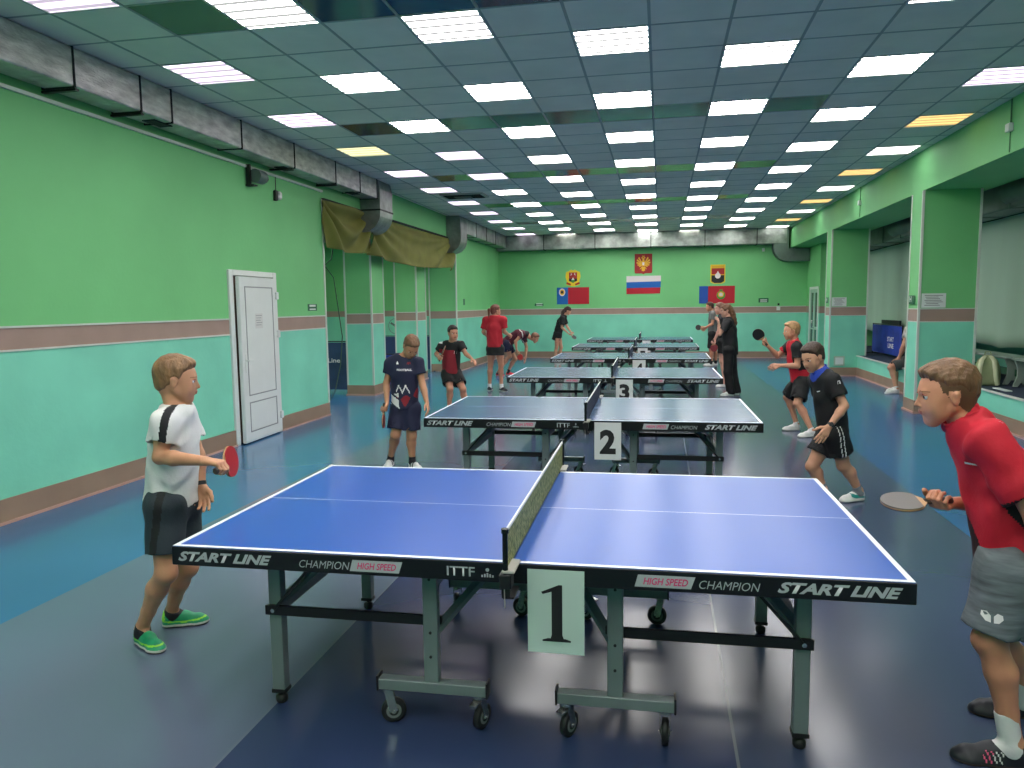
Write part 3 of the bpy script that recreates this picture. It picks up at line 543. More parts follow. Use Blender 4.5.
# ---------------------------------------------------------------- table tennis tables
def top_mat(name, rgb, rough):
    return mat(name, rgb, rough, var=.04, scale=3)
def make_table(topm, near):
    root = empty('table_tennis_table'); X, Y, Z = 1.37, 1.525, .76
    for s in (-1, 1):
        xa, xb = (-X, -.004) if s < 0 else (.004, X)
        b = MB(); b.box(xa, xb, 0, Y, Z-.02, Z-.0012, 0)
        z0, z1 = Z-.0012, Z; lw = .02
        # playing surface with painted lines laid flush
        xe = -X if s < 0 else X; xi = -.004 if s < 0 else .004
        x_lo, x_hi = min(xe, xi), max(xe, xi)
        il, ih = (x_lo+lw, x_hi) if s < 0 else (x_lo, x_hi-lw)
        b.box(x_lo, x_hi, 0, lw, z0, z1, 1); b.box(x_lo, x_hi, Y-lw, Y, z0, z1, 1)
        if s < 0: b.box(x_lo, il, lw, Y-lw, z0, z1, 1)
        else: b.box(ih, x_hi, lw, Y-lw, z0, z1, 1)
        b.box(il, ih, lw, Y/2-.002, z0, z1, 0); b.box(il, ih, Y/2-.002, Y/2+.002, z0, z1, 1); b.box(il, ih, Y/2+.002, Y-lw, z0, z1, 0)
        b.build('table_top', [topm, M_LINE], root)
        # black frame under the edge
        a = MB(); q = .004
        a.box(x_lo-q*(s < 0), x_hi+q*(s > 0), -q, .02, Z-.078, Z-.004, 0, .002); a.box(x_lo-q*(s < 0), x_hi+q*(s > 0), Y-.02, Y+q, Z-.078, Z-.004, 0, .002)
        xo = xe-q if s < 0 else xe-.02; a.box(xo, xo+.024, .02, Y-.02, Z-.078, Z-.004, 0)
        xo = xi-.03 if s < 0 else xi; a.box(xo, xo+.03, .02, Y-.02, Z-.06, Z-.021, 0)
        ap = a.build('apron', M_APRON, root); yl = -.0055
        if s < 0: L = (('START LINE', -1.345, .40, .040, .35, .042), ('CHAMPION', -.83, .205, .030, .25, -.004), ('ITTF', -.243, .106, .036, 0, .012))
        else: L = (('CHAMPION', .668, .205, .030, .25, -.004), ('START LINE', .930, .40, .040, .35, .042))
        for t_, x_, w_, h_, sh, bo in L: text_obj('lettering', t_, M_SILV, ap, frontM(x_, yl, Z-.060), h_, w_, shear=sh, bold=bo)
        xp = -.625 if s < 0 else .445
        pl = MB().prism([(0, 0), (.195, 0), (.21, .044), (.012, .044)], .001, frontM(xp, -.0045, Z-.064)).build('badge', M_SILV, ap)
        text_obj('lettering', 'HIGH SPEED', M_PINK, ap, frontM(xp+.03, -.0062, Z-.055), .026, .155, shear=.25, bold=.02)
        if s < 0:
            e = MB(); M = frontM(-.115, -.0045, Z-.060)
            for k in range(5): e.prism([(.003+.010*k, 0), (.009+.010*k, 0), (.009+.010*k, .008+.004*(2-abs(k-2))), (.003+.010*k, .008+.004*(2-abs(k-2)))], .001, M)
            e.prism(circle(.026, .028, .007, 8), .001, M); e.build('maker_mark', M_SILV, ap)
        # outer legs
        for yy in (.25, 1.275):
            l = MB(); l.box(s*1.065-.028, s*1.065+.028, yy-.025, yy+.025, .06, Z-.07, 0, .003); lg = l.build('leg', M_STEEL, root)
            ft = MB(); ft.tube([(s*1.065, yy, .08), (s*1.065, yy, .03)], .008, 8); ft.tube([(s*1.065, yy, .0), (s*1.065, yy, .008), (s*1.065, yy, .028), (s*1.065, yy, .036)], [.020, .025, .025, .014], 12); ft.build('levelling_foot', M_RUBBER, lg)
            cb = MB(); cb.box(s*1.065-.031, s*1.065+.031, yy-.028, yy+.028, .05, .066); cb.build('leg_cap', M_BLACK, lg)
        x = MB(); x.box(s*1.065-.018, s*1.065+.018, .27, 1.255, .40, .44); x.build('cross_bar', M_STEEL, root)
        x = MB(); x.bar((s*1.065, .30, .44), (s*.80, .62, Z-.06), .045, .02, 0); x.build('brace', M_STEEL, root); x = MB(); x.bar((s*1.065, 1.22, .44), (s*.80, .9, Z-.06), .045, .02, 0); x.build('brace', M_STEEL, root)
        for yy in (.215, 1.31):
            x = MB(); x.box(min(s*1.10, s*.33), max(s*1.10, s*.33), yy-.008, yy+.008, .405, .445); bb = x.build('folding_bar', M_BLACK, root)
            x = MB(); x.tube([(s*1.065, yy-.009, .425), (s*1.065, yy-.014, .425)], .009, 10); x.build('bolt', M_CHROME, bb)
            x = MB(); x.bar((s*1.06, yy, .43), (s*.83, yy, Z-.07), .012, .028, 0, (0, 1, 0)); x.build('brace', M_BLACK, root)
        # wheeled centre frame
        px = s*.36+.01*(s > 0)
        for yy in (.17, 1.30):
            f = MB(); f.box(px-.030, px+.030, yy-.02, yy+.02, .19, Z-.07, 0, .003); f.box(px-.225, px+.225, yy-.025, yy+.025, .148, .192, 0, .003)
            fo = f.build('caster_frame', M_STEEL, root)
            c = MB(); c.box(px-.231, px-.223, yy-.028, yy+.028, .144, .205); c.build('end_cap', M_BLACK, fo); c = MB(); c.box(px+.223, px+.231, yy-.028, yy+.028, .144, .205); c.build('end_cap', M_BLACK, fo); c = MB()
            for zz in (.62, .40, .30): c.tube([(px, yy-.02, zz), (px, yy-.024, zz)], .006, 8)
            tag(c.build('bolt_row', M_BLACK, fo), kind='stuff')
            for k, dx in enumerate((-.19, .19)):
                wx = px+dx; ang = R(((k*50+20) if s < 0 else (k*25+62))+(90 if yy > 1 else 0)); ca, sa = math.cos(ang), math.sin(ang); cx, cy = wx+.02*ca, yy+.02*sa
                w_ = MB(); n_ = Vector((-sa, ca, 0)); cc = Vector((cx, cy, .05))
                w_.tube([cc-n_*.013, cc-n_*.011, cc+n_*.011, cc+n_*.013], [.042, .05, .05, .042], 24, 0)
                w_.tube([cc-n_*.0145, cc+n_*.0145], .031, 20, 1); w_.tube([cc-n_*.0155, cc+n_*.0155], .020, 16, 0); w_.tube([cc-n_*.018, cc+n_*.018], .011, 12, 1)
                w_.tube([(wx, yy, .150), (wx, yy, .136)], .026, 14, 2)
                for q in (-1, 1): w_.bar(Vector((wx, yy, .138))+n_*.020*q, cc+n_*.020*q, .034, .003, 2, n_)
                w_.tube([cc-n_*.024, cc+n_*.024], .006, 8, 2)
                if (k == 1) == (s < 0): w_.bar(Vector((wx, yy, .125)), Vector((wx-.05*ca, yy-.05*sa, .118)), .03, .01, 2)
                w_.build('caster', [M_RUBBER, mat('wheel_grey', (120, 126, 124), .5), M_CHROME], fo)
        x = MB(); x.box(px-.012, px+.012, .19, 1.28, .56, .60); x.build('cross_bar', M_STEEL, root)
        x = MB(); x.bar((px+.0, .19, .38), (px-s*.30, .55, Z-.07), .04, .02, 0); x.build('brace', M_STEEL, root); x = MB(); x.bar((px, 1.28, .38), (px-s*.30, .92, Z-.07), .04, .02, 0); x.build('brace', M_STEEL, root)
    b = MB(); b.box(-.03, .03, .2, 1.32, Z-.12, Z-.08); b.build('centre_beam', M_BLACK, root)
    return root
def net_mat(name, rgb, rgb2, alpha):
    m = bpy.data.materials.new(name); m.use_nodes = True; nt = m.node_tree; b = nt.nodes['Principled BSDF']; N = nt.nodes.new; Lk = nt.links.new
    b.inputs['Roughness'].default_value = .8
    tc = N('ShaderNodeTexCoord'); mp = N('ShaderNodeMapping'); mp.inputs['Scale'].default_value = (1, 1, 1); Lk(tc.outputs['Object'], mp.inputs[0])
    n = N('ShaderNodeTexNoise'); n.inputs['Scale'].default_value = 45; n.inputs['Detail'].default_value = 3; Lk(mp.outputs[0], n.inputs['Vector'])
    r = N('ShaderNodeValToRGB'); r.color_ramp.elements[0].position = .38; r.color_ramp.elements[1].position = .62; r.color_ramp.elements[0].color = lin(rgb); r.color_ramp.elements[1].color = lin(rgb2); Lk(n.outputs['Fac'], r.inputs[0]); Lk(r.outputs[0], b.inputs['Base Color'])
    # square mesh, threads every 12 mm along the net and up it
    sx = N('ShaderNodeSeparateXYZ'); Lk(tc.outputs['Object'], sx.inputs[0]); outs = []
    for k in (1, 2):
        a = N('ShaderNodeMath'); a.operation = 'MULTIPLY'; a.inputs[1].default_value = 1/.012; Lk(sx.outputs[k], a.inputs[0])
        f = N('ShaderNodeMath'); f.operation = 'FRACT'; Lk(a.outputs[0], f.inputs[0]); l = N('ShaderNodeMath'); l.operation = 'LESS_THAN'; l.inputs[1].default_value = .38; Lk(f.outputs[0], l.inputs[0]); outs.append(l.outputs[0])
    mx = N('ShaderNodeMath'); mx.operation = 'MAXIMUM'; Lk(outs[0], mx.inputs[0]); Lk(outs[1], mx.inputs[1])
    mr = N('ShaderNodeMapRange'); mr.inputs['To Min'].default_value = alpha; mr.inputs['To Max'].default_value = 1; Lk(mx.outputs[0], mr.inputs['Value']); Lk(mr.outputs[0], b.inputs['Alpha']); return m
def make_net(m):
    root = empty('table_net'); Z = .76; h = .1525; e = .115
    b = MB(); b.box(-.002, .002, -e, 1.525+e, Z+.004, Z+h-.012); b.build('net_mesh', m, root)
    b = MB(); b.box(-.004, .004, -e, 1.525+e, Z+h-.014, Z+h, 0, .002); b.build('net_tape', mat('net_tape', (228, 230, 226), .6), root)
    b = MB(); b.tube([(.0, -e, Z+.006), (0, 1.525+e, Z+.006)], .002, 6); b.build('net_cord', M_LINE, root)
    for y, s in ((-e, -1), (1.525+e, 1)):
        b = MB(); b.tube([(0, y, Z-.05), (0, y, Z+h+.004)], .010, 12, 0); b.tube([(0, y, Z+h-.008), (0, y, Z+h+.008)], .0135, 12, 0); pst = b.build('net_post', mat('post_black_metal', (28, 34, 34), .25, metal=.4), root)
        c = MB(); y2 = y+s*-.11; ya, yb = min(y, y2), max(y, y2)
        c.box(-.012, .034, ya-.012, yb+.012, Z+.001, Z+.012, 1, .003); c.box(-.022, .022, min(y, y-s*.03)-.014, max(y, y-s*.03)+.014, Z-.055, Z-.002, 0, .004); c.box(-.015, .03, ya, yb, Z-.095, Z-.084, 0, .003)
        c.box(-.015, .015, min(y, y-s*.02), max(y, y-s*.02), Z-.09, Z-.05, 0); c.tube([(.01, y-s*.07, Z-.11), (.01, y-s*.07, Z-.085)], .012, 8, 0); c.tube([(-.005, y, Z-.05), (-.003, y+s*.002, Z-.125)], .002, 6, 1)
        c.build('net_clamp', [M_BLACK, mat('clamp_cream', (160, 158, 148), .5)], root)
    return root
TP = [(-.1128, .0962, .0141), (-.1662, 3.5264, .0126), (-.1854, 7.1494, .0131), (-.114, 10.579, -.0037), (-.1404, 14.0965, 0), (-.1344, 17.575, 0)]
blue = mat('table_blue', (32, 82, 168), .30); dull = mat('table_slate_blue', (66, 94, 130), .24)
t0 = make_table(blue, True); n0 = make_net(net_mat('olive_net', (104, 116, 62), (166, 166, 104), .6)); n1 = make_net(net_mat('navy_net', (14, 26, 52), (26, 40, 72), .7))
TL = ['bright blue table tennis table with white lines, carrying the number 1 card', 'slate blue table tennis table carrying the number 2 card', 'slate blue table tennis table carrying the number 3 card', 'slate blue table tennis table fourth back, with the half-hidden number 4 card', 'table tennis table fifth back from the bright blue one', 'hindmost table tennis table before the flag wall']
NL = ['olive green net across the bright blue table', 'dark blue net across the number 2 table', 'dark blue net across the number 3 table', 'dark blue net across the fourth table back', 'dark blue net across the fifth table back', 'dark blue net across the hindmost table']
M_INK = mat('card_ink', (22, 22, 24), .6)
def dull_copy(o):
    for ch in list(o.children):
        if ch.name.startswith('table_top'): ch.data = ch.data.copy(); ch.data.materials[0] = dull
CARD = [(.06, .207, .741, .428), (.062, .215, .745, .441), (.045, .215, .735, .43), (.06, .22, .735, .43), (.07, .21, .735, .43), (.08, .21, .735, .43)]
for i, (x, y, th) in enumerate(TP):
    t = t0 if i == 0 else dup(t0)
    if i: dull_copy(t)
    n = n0 if i == 0 else n1 if i == 1 else dup(n1)
    for o in (t, n): o.location = (x, y, 0); o.rotation_euler = (0, 0, th)
    tag(t, TL[i], 'table tennis table', 'row of table tennis tables'); tag(n, NL[i], 'net', 'nets on the tables')
    cx, cw, c1, c0 = CARD[i]
    root = empty('number_card', (x, y, 0), th); tag(root, 'white card with a black number %d hanging on the front edge of its table' % (i+1), 'number card', 'number cards on the tables')
    b = MB(); ch = c1-c0; M = frontM(cx, -.006, c0)
    b.prism([(0, 0), (cw, -.002), (cw, ch), (0, ch)], .0012, M); b.build('card', mat('card_paper', (186, 206, 196) if i == 0 else (214, 216, 214), .35) if i == 0 else mat('card_paper_white', (214, 216, 214), .5), root)
    M = frontM(cx, -.0078, c0)
    if i == 0:
        P1 = [(.078, .045), (.078, .051), (.094, .056), (.099, .068), (.099, .228), (.094, .238), (.076, .226), (.072, .232), (.120, .262), (.124, .262), (.124, .066), (.128, .056), (.146, .051), (.146, .045)]
        # split the figure so that every polygon stays simple
        b = MB(); b.prism([(.054, .044), (.158, .044), (.158, .050), (.138, .056), (.074, .056), (.054, .050)][::1], .0008, M); b.prism([(.084, .056), (.132, .056), (.127, .070), (.127, .258), (.122, .258), (.088, .240), (.088, .070)], .0008, M); b.prism([(.050, .230), (.056, .222), (.088, .232), (.122, .258), (.114, .258)], .0008, M); b.build('numeral', M_INK, root)
    else: text_obj('numeral', str(i+1), M_INK, root, M @ Matrix.Translation((cw*.20, ch*.15, 0)), ch*.66, cw*.60, bold=.045)

# ---------------------------------------------------------------- where the figures stand: joints in metres
POSES = {
'white': dict(P=(-1.991, 0.780, 0.727), C=(-1.954, 0.780, 1.038), N=(-1.921, 0.780, 1.194), Hd=(-1.911, 0.780, 1.349), Sr=(-1.903, 0.650, 1.150), Sl=(-1.982, 0.910, 1.134), Er=(-1.918, 0.620, 0.996), Wr=(-1.650, 0.580, 0.992), El=(-1.920, 0.920, 0.946), Wl=(-1.885, 0.880, 0.799), Hr=(-1.967, 0.700, 0.729), Hl=(-1.985, 0.850, 0.698), Kr=(-1.946, 0.650, 0.418), Kl=(-1.986, 0.870, 0.364), Fr=(-2.208, 0.749, 0.000), Tr=(-1.992, 0.646, 0.000), Ar=(-2.161, 0.726, 0.085), Fl=(-2.198, 0.924, 0.000), Tl=(-1.982, 1.030, 0.000), Al=(-2.150, 0.948, 0.085), hf=(0.86, 0.48, -0.1)),
'navy': dict(P=(-2.208, 4.950, 0.637), C=(-2.203, 4.950, 1.006), N=(-2.204, 4.950, 1.157), Hd=(-2.104, 4.890, 1.280), Sr=(-2.335, 4.930, 1.111), Sl=(-2.065, 4.970, 1.120), Er=(-2.393, 4.920, 0.902), Wr=(-2.368, 4.850, 0.696), El=(-2.010, 4.950, 0.887), Wl=(-1.941, 4.870, 0.709), Hr=(-2.260, 4.940, 0.627), Hl=(-2.146, 4.960, 0.626), Kr=(-2.292, 4.870, 0.368), Kl=(-2.138, 4.930, 0.345), Fr=(-2.422, 5.090, 0.000), Tr=(-2.400, 4.850, 0.000), Ar=(-2.417, 5.037, 0.085), Fl=(-2.180, 4.983, 0.000), Tl=(-2.007, 4.817, 0.000), Al=(-2.142, 4.947, 0.085), hf=(0.45, -0.55, -0.7)),
'redblack': dict(P=(-2.833, 8.950, 0.642), C=(-2.827, 8.950, 0.943), N=(-2.793, 8.900, 1.111), Hd=(-2.759, 8.850, 1.277), Sr=(-2.963, 8.920, 1.071), Sl=(-2.672, 8.930, 1.101), Er=(-3.059, 8.930, 0.944), Wr=(-2.967, 8.730, 0.910), El=(-2.570, 8.900, 0.946), Wl=(-2.449, 8.800, 0.875), Hr=(-2.885, 8.930, 0.627), Hl=(-2.766, 8.970, 0.624), Kr=(-2.812, 8.800, 0.404), Kl=(-2.621, 8.870, 0.398), Fr=(-2.858, 8.902, 0.000), Tr=(-2.808, 8.668, 0.000), Ar=(-2.847, 8.851, 0.085), Fl=(-2.620, 8.965, 0.000), Tl=(-2.503, 8.755, 0.000), Al=(-2.594, 8.919, 0.085), hf=(0.62, -0.75, -0.12)),
'redwoman': dict(P=(-2.809, 12.100, 0.876), C=(-2.824, 12.100, 1.253), N=(-2.801, 12.100, 1.460), Hd=(-2.783, 12.120, 1.587), Sl=(-2.984, 12.100, 1.412), Sr=(-2.630, 12.100, 1.409), El=(-3.046, 12.130, 1.174), Wl=(-3.020, 12.320, 1.086), Er=(-2.617, 12.120, 1.172), Wr=(-2.555, 12.260, 1.107), Hl=(-2.881, 12.100, 0.837), Hr=(-2.729, 12.100, 0.836), Kl=(-2.911, 12.120, 0.516), Kr=(-2.693, 12.100, 0.518), Fl=(-2.936, 12.070, 0.000), Tl=(-2.950, 12.310, 0.000), Al=(-2.939, 12.123, 0.085), Fr=(-2.723, 12.118, 0.000), Tr=(-2.549, 11.952, 0.000), Ar=(-2.684, 12.082, 0.085), hf=(0.75, 0.62, 0.0)),
'bend': dict(P=(-3.230, 15.300, 0.793), C=(-2.945, 15.300, 0.997), N=(-2.714, 15.300, 0.984), Hd=(-2.533, 15.300, 0.911), Sr=(-2.820, 15.150, 1.014), Sl=(-2.827, 15.450, 0.906), Er=(-2.962, 15.060, 0.841), Wr=(-2.944, 15.080, 0.638), El=(-2.777, 15.500, 0.685), Wl=(-2.793, 15.440, 0.446), Hr=(-3.200, 15.210, 0.774), Hl=(-3.236, 15.390, 0.765), Kr=(-3.144, 15.220, 0.485), Kl=(-3.049, 15.420, 0.399), Fr=(-3.482, 15.205, 0.000), Tr=(-3.253, 15.135, 0.000), Ar=(-3.432, 15.190, 0.085), Fl=(-3.283, 15.423, 0.000), Tl=(-3.044, 15.397, 0.000), Al=(-3.230, 15.418, 0.085), hf=(0.85, -0.1, -0.52)),
'girl': dict(P=(-2.522, 19.350, 0.848), C=(-2.432, 19.350, 1.196), N=(-2.329, 19.350, 1.369), Hd=(-2.226, 19.350, 1.512), Sr=(-2.383, 19.200, 1.300), Sl=(-2.363, 19.500, 1.308), Er=(-2.378, 19.150, 1.042), Wr=(-2.196, 19.200, 0.867), El=(-2.274, 19.490, 1.060), Wl=(-2.144, 19.370, 0.903), Hr=(-2.526, 19.270, 0.822), Hl=(-2.518, 19.430, 0.815), Kr=(-2.555, 19.250, 0.460), Kl=(-2.449, 19.450, 0.448), Fr=(-2.636, 19.254, 0.000), Tr=(-2.401, 19.206, 0.000), Ar=(-2.584, 19.243, 0.085), Fl=(-2.550, 19.472, 0.000), Tl=(-2.311, 19.448, 0.000), Al=(-2.498, 19.467, 0.085), hf=(0.93, 0, -0.36)),
'man': dict(P=(1.806, 18.600, 0.871), C=(1.801, 18.600, 1.235), N=(1.771, 18.600, 1.445), Hd=(1.704, 18.600, 1.591), Sl=(1.801, 18.440, 1.385), Sr=(1.782, 18.760, 1.381), El=(1.776, 18.400, 1.133), Wl=(1.595, 18.400, 1.040), Er=(1.776, 18.800, 1.122), Wr=(1.628, 18.740, 1.016), Hl=(1.788, 18.520, 0.847), Hr=(1.825, 18.680, 0.840), Kl=(1.756, 18.540, 0.454), Kr=(1.858, 18.700, 0.458), Fl=(1.828, 18.524, 0.000), Tl=(1.549, 18.496, 0.000), Al=(1.766, 18.518, 0.085), Fr=(1.968, 18.740, 0.000), Tr=(1.688, 18.740, 0.000), Ar=(1.907, 18.740, 0.085), hf=(-0.97, -0.1, -0.1)),
'woman': dict(P=(1.660, 11.750, 0.872), C=(1.646, 11.750, 1.182), N=(1.616, 11.750, 1.391), Hd=(1.569, 11.750, 1.549), Sl=(1.595, 11.590, 1.331), Sr=(1.683, 11.900, 1.332), El=(1.453, 11.510, 1.137), Wl=(1.443, 11.530, 1.298), Er=(1.693, 11.970, 1.081), Wr=(1.637, 11.910, 0.936), Hl=(1.636, 11.670, 0.840), Hr=(1.694, 11.830, 0.839), Kl=(1.625, 11.670, 0.439), Kr=(1.720, 11.850, 0.432), Fl=(1.734, 11.657, 0.000), Tl=(1.490, 11.603, 0.000), Al=(1.680, 11.645, 0.085), Fr=(1.860, 11.854, 0.000), Tr=(1.612, 11.826, 0.000), Ar=(1.806, 11.848, 0.085), hf=(-0.95, -0.25, -0.08)),
'hidden': dict(P=(1.675, 13.300, 0.924), C=(1.660, 13.300, 1.248), N=(1.628, 13.300, 1.439), Hd=(1.577, 13.300, 1.574), Sl=(1.607, 13.140, 1.382), Sr=(1.690, 13.450, 1.375), El=(1.569, 13.100, 1.154), Wl=(1.485, 13.100, 0.975), Er=(1.688, 13.500, 1.099), Wr=(1.648, 13.450, 0.897), Hl=(1.650, 13.220, 0.908), Hr=(1.702, 13.380, 0.900), Kl=(1.637, 13.220, 0.524), Kr=(1.728, 13.380, 0.513), Fl=(1.748, 13.213, 0.000), Tl=(1.517, 13.147, 0.000), Al=(1.697, 13.198, 0.085), Fr=(1.846, 13.407, 0.000), Tr=(1.608, 13.373, 0.000), Ar=(1.794, 13.400, 0.085), hf=(-0.95, -0.25, -0.05)),
'redvest': dict(P=(2.198, 7.700, 0.678), C=(2.142, 7.700, 0.949), N=(2.106, 7.700, 1.168), Hd=(2.060, 7.700, 1.323), Sl=(2.115, 7.560, 1.118), Sr=(2.073, 7.830, 1.123), El=(2.120, 7.520, 0.886), Wl=(1.903, 7.520, 0.892), Er=(1.928, 7.880, 0.988), Wr=(1.786, 7.780, 1.132), Hl=(2.203, 7.620, 0.660), Hr=(2.194, 7.780, 0.656), Kl=(2.129, 7.500, 0.416), Kr=(2.076, 7.940, 0.439), Fl=(2.341, 7.418, 0.000), Tl=(2.113, 7.342, 0.000), Al=(2.291, 7.401, 0.085), Fr=(2.243, 7.899, 0.000), Tr=(2.006, 7.861, 0.000), Ar=(2.191, 7.891, 0.085), hf=(-0.98, -0.1, -0.05)),
'blackblue': dict(P=(1.857, 4.200, 0.593), C=(1.816, 4.200, 0.891), N=(1.746, 4.200, 1.094), Hd=(1.675, 4.200, 1.225), Sl=(1.816, 4.070, 1.036), Sr=(1.735, 4.340, 1.021), El=(1.898, 4.010, 0.841), Wl=(1.771, 3.950, 0.674), Er=(1.810, 4.440, 0.818), Wr=(1.841, 4.400, 0.612), Hl=(1.867, 4.130, 0.571), Hr=(1.850, 4.280, 0.562), Kl=(1.945, 4.180, 0.315), Kr=(1.704, 4.240, 0.286), Fl=(2.136, 4.257, 0.000), Tl=(1.920, 4.152, 0.000), Al=(2.089, 4.234, 0.085), Fr=(1.845, 4.275, 0.000), Tr=(1.662, 4.120, 0.000), Ar=(1.805, 4.241, 0.085), hf=(-0.78, -0.52, -0.35)),
'boyfg': dict(P=(1.704, 0.500, 0.730), C=(1.649, 0.500, 1.031), N=(1.525, 0.500, 1.238), Hd=(1.449, 0.500, 1.348), Sl=(1.543, 0.350, 1.198), Sr=(1.622, 0.670, 1.150), El=(1.665, 0.300, 0.991), Wl=(1.750, 0.240, 0.724), Er=(1.771, 0.700, 0.888), Wr=(1.519, 0.600, 0.913), Hl=(1.661, 0.410, 0.714), Hr=(1.747, 0.580, 0.673), Kl=(1.605, 0.400, 0.458), Kr=(1.737, 0.640, 0.375), Fl=(1.745, 0.371, 0.000), Tl=(1.486, 0.386, 0.000), Al=(1.688, 0.375, 0.085), Fr=(1.936, 0.748, 0.000), Tr=(1.676, 0.742, 0.000), Ar=(1.878, 0.746, 0.085), hf=(-0.97, 0.05, -0.12)),
'seated': dict(P=(5.044, 12.550, 0.637), C=(4.961, 12.550, 1.007), N=(4.952, 12.550, 1.246), Hd=(4.996, 12.550, 1.410), Sl=(4.851, 12.370, 1.161), Sr=(4.992, 12.730, 1.166), El=(4.752, 12.310, 0.873), Wl=(4.711, 12.400, 0.629), Er=(4.907, 12.750, 0.848), Wr=(4.766, 12.650, 0.611), Hl=(4.997, 12.450, 0.635), Hr=(5.058, 12.650, 0.621), Kl=(4.584, 12.410, 0.471), Kr=(4.689, 12.670, 0.497), Fl=(4.719, 12.312, 0.000), Tl=(4.446, 12.248, 0.000), Al=(4.659, 12.298, 0.085), Fr=(4.854, 12.693, 0.000), Tr=(4.578, 12.647, 0.000), Ar=(4.794, 12.683, 0.085), hf=(-0.95, -0.1, -0.35)),
}

# ---------------------------------------------------------------- figures: smooth blended volumes meshed in one go
A_ = lambda v: np.array(v, float)
def nrm(v): v = A_(v); return v/max(1e-9, np.linalg.norm(v))
class Field:
    def __init__(s): s.ops = []
    def cone(s, a, b, ra, rb, k=.02, flat=None, ff=1., sub=False, cap=None):
        a, b = A_(a), A_(b); m = max(ra, rb)*max(1, ff)+k; s.ops.append(('c', a, b, ra, rb, k, None if flat is None else nrm(flat), ff, sub, cap, np.minimum(a, b)-m, np.maximum(a, b)+m)); return s
    def ell(s, c, r, M, k=.015, sub=False):
        c = A_(c); r = A_(r); m = r.max()+k; s.ops.append(('e', c, r, M, k, sub, c-m, c+m)); return s
    def ball(s, c, r, k=.015, sub=False): return s.cone(c, A_(c)+(0, 0, 1e-4), r, r, k, sub=sub)
    def plane(s, p, n, k=.004): s.ops.append(('p', A_(p), nrm(n), k)); return s       # keeps the side away from n
    def fn(s, f): s.ops.append(('f', f)); return s
    def bounds(s):
        lo = np.min([o[-2] for o in s.ops if o[0] in 'ce' and not o[5 if o[0] == 'e' else 8]], 0); hi = np.max([o[-1] for o in s.ops if o[0] in 'ce' and not o[5 if o[0] == 'e' else 8]], 0); return lo, hi
    def mesh(s, h, fine=(), smooth=0):
        lo, hi = s.bounds(); lo -= 2*h; hi += 2*h; ax = []
        for d in range(3):
            xs = [lo[d]]
            while xs[-1] < hi[d]:
                st = h
                for fl, fh, hf in fine:
                    if fl[d]-h <= xs[-1] <= fh[d]: st = min(st, hf)
                xs.append(xs[-1]+st)
            ax.append(np.array(xs))
        X, Y, Z = ax; F = np.full((len(X), len(Y), len(Z)), .5, np.float32)
        def sub(l, g):
            r = []
            for d, q in enumerate(ax):
                i0 = max(0, np.searchsorted(q, l[d])-1); i1 = min(len(q), np.searchsorted(q, g[d])+1); r.append(slice(i0, i1))
            sl = tuple(r); return sl, np.stack(np.meshgrid(X[sl[0]], Y[sl[1]], Z[sl[2]], indexing='ij'), -1).astype(np.float32)
        for o in s.ops:
            if o[0] == 'c':
                _, a, b, ra, rb, k, fl, ff, sb, cap, l, g = o; sl, Pp = sub(l-h, g+h); ba = b-a; pa = Pp-a.astype(np.float32); t = np.clip(pa@ba/(ba@ba+1e-12), 0, 1); q = pa-t[..., None]*ba; d2 = (q*q).sum(-1)
                if fl is not None: c_ = q@fl; d2 = d2-c_*c_+(c_/ff)**2
                d = np.sqrt(np.maximum(d2, 1e-12))-(ra+(rb-ra)*t)
                if fl is not None and ff < 1: d = d*(ff+.3*(1-ff))
                if cap is not None: d = np.maximum(d, (Pp-cap[0])@cap[1])
            elif o[0] == 'e':
                _, c_, r, M, k, sb, l, g = o; sl, Pp = sub(l-h, g+h); q = (Pp-c_)@M; k0 = np.sqrt(((q/r)**2).sum(-1)); k1 = np.sqrt(((q/r/r)**2).sum(-1))+1e-6; d = k0*(k0-1)/k1
            elif o[0] == 'p':
                _, p, n, k = o; Pp = np.stack(np.meshgrid(X, Y, Z, indexing='ij'), -1); d = -((Pp-p)@n); sb = True; sl = (slice(None),)*3
            else:
                Pp = np.stack(np.meshgrid(X, Y, Z, indexing='ij'), -1); F = o[1](Pp, F).astype(np.float32); continue
            G_ = F[sl]
            if sb: d = -d; hh = np.clip(k-np.abs(G_-d), 0, None)/k; F[sl] = np.maximum(G_, d)+hh*hh*k/4
            else: hh = np.clip(k-np.abs(G_-d), 0, None)/k; F[sl] = np.minimum(G_, d)-hh*hh*k/4
        return surf(F, X, Y, Z)
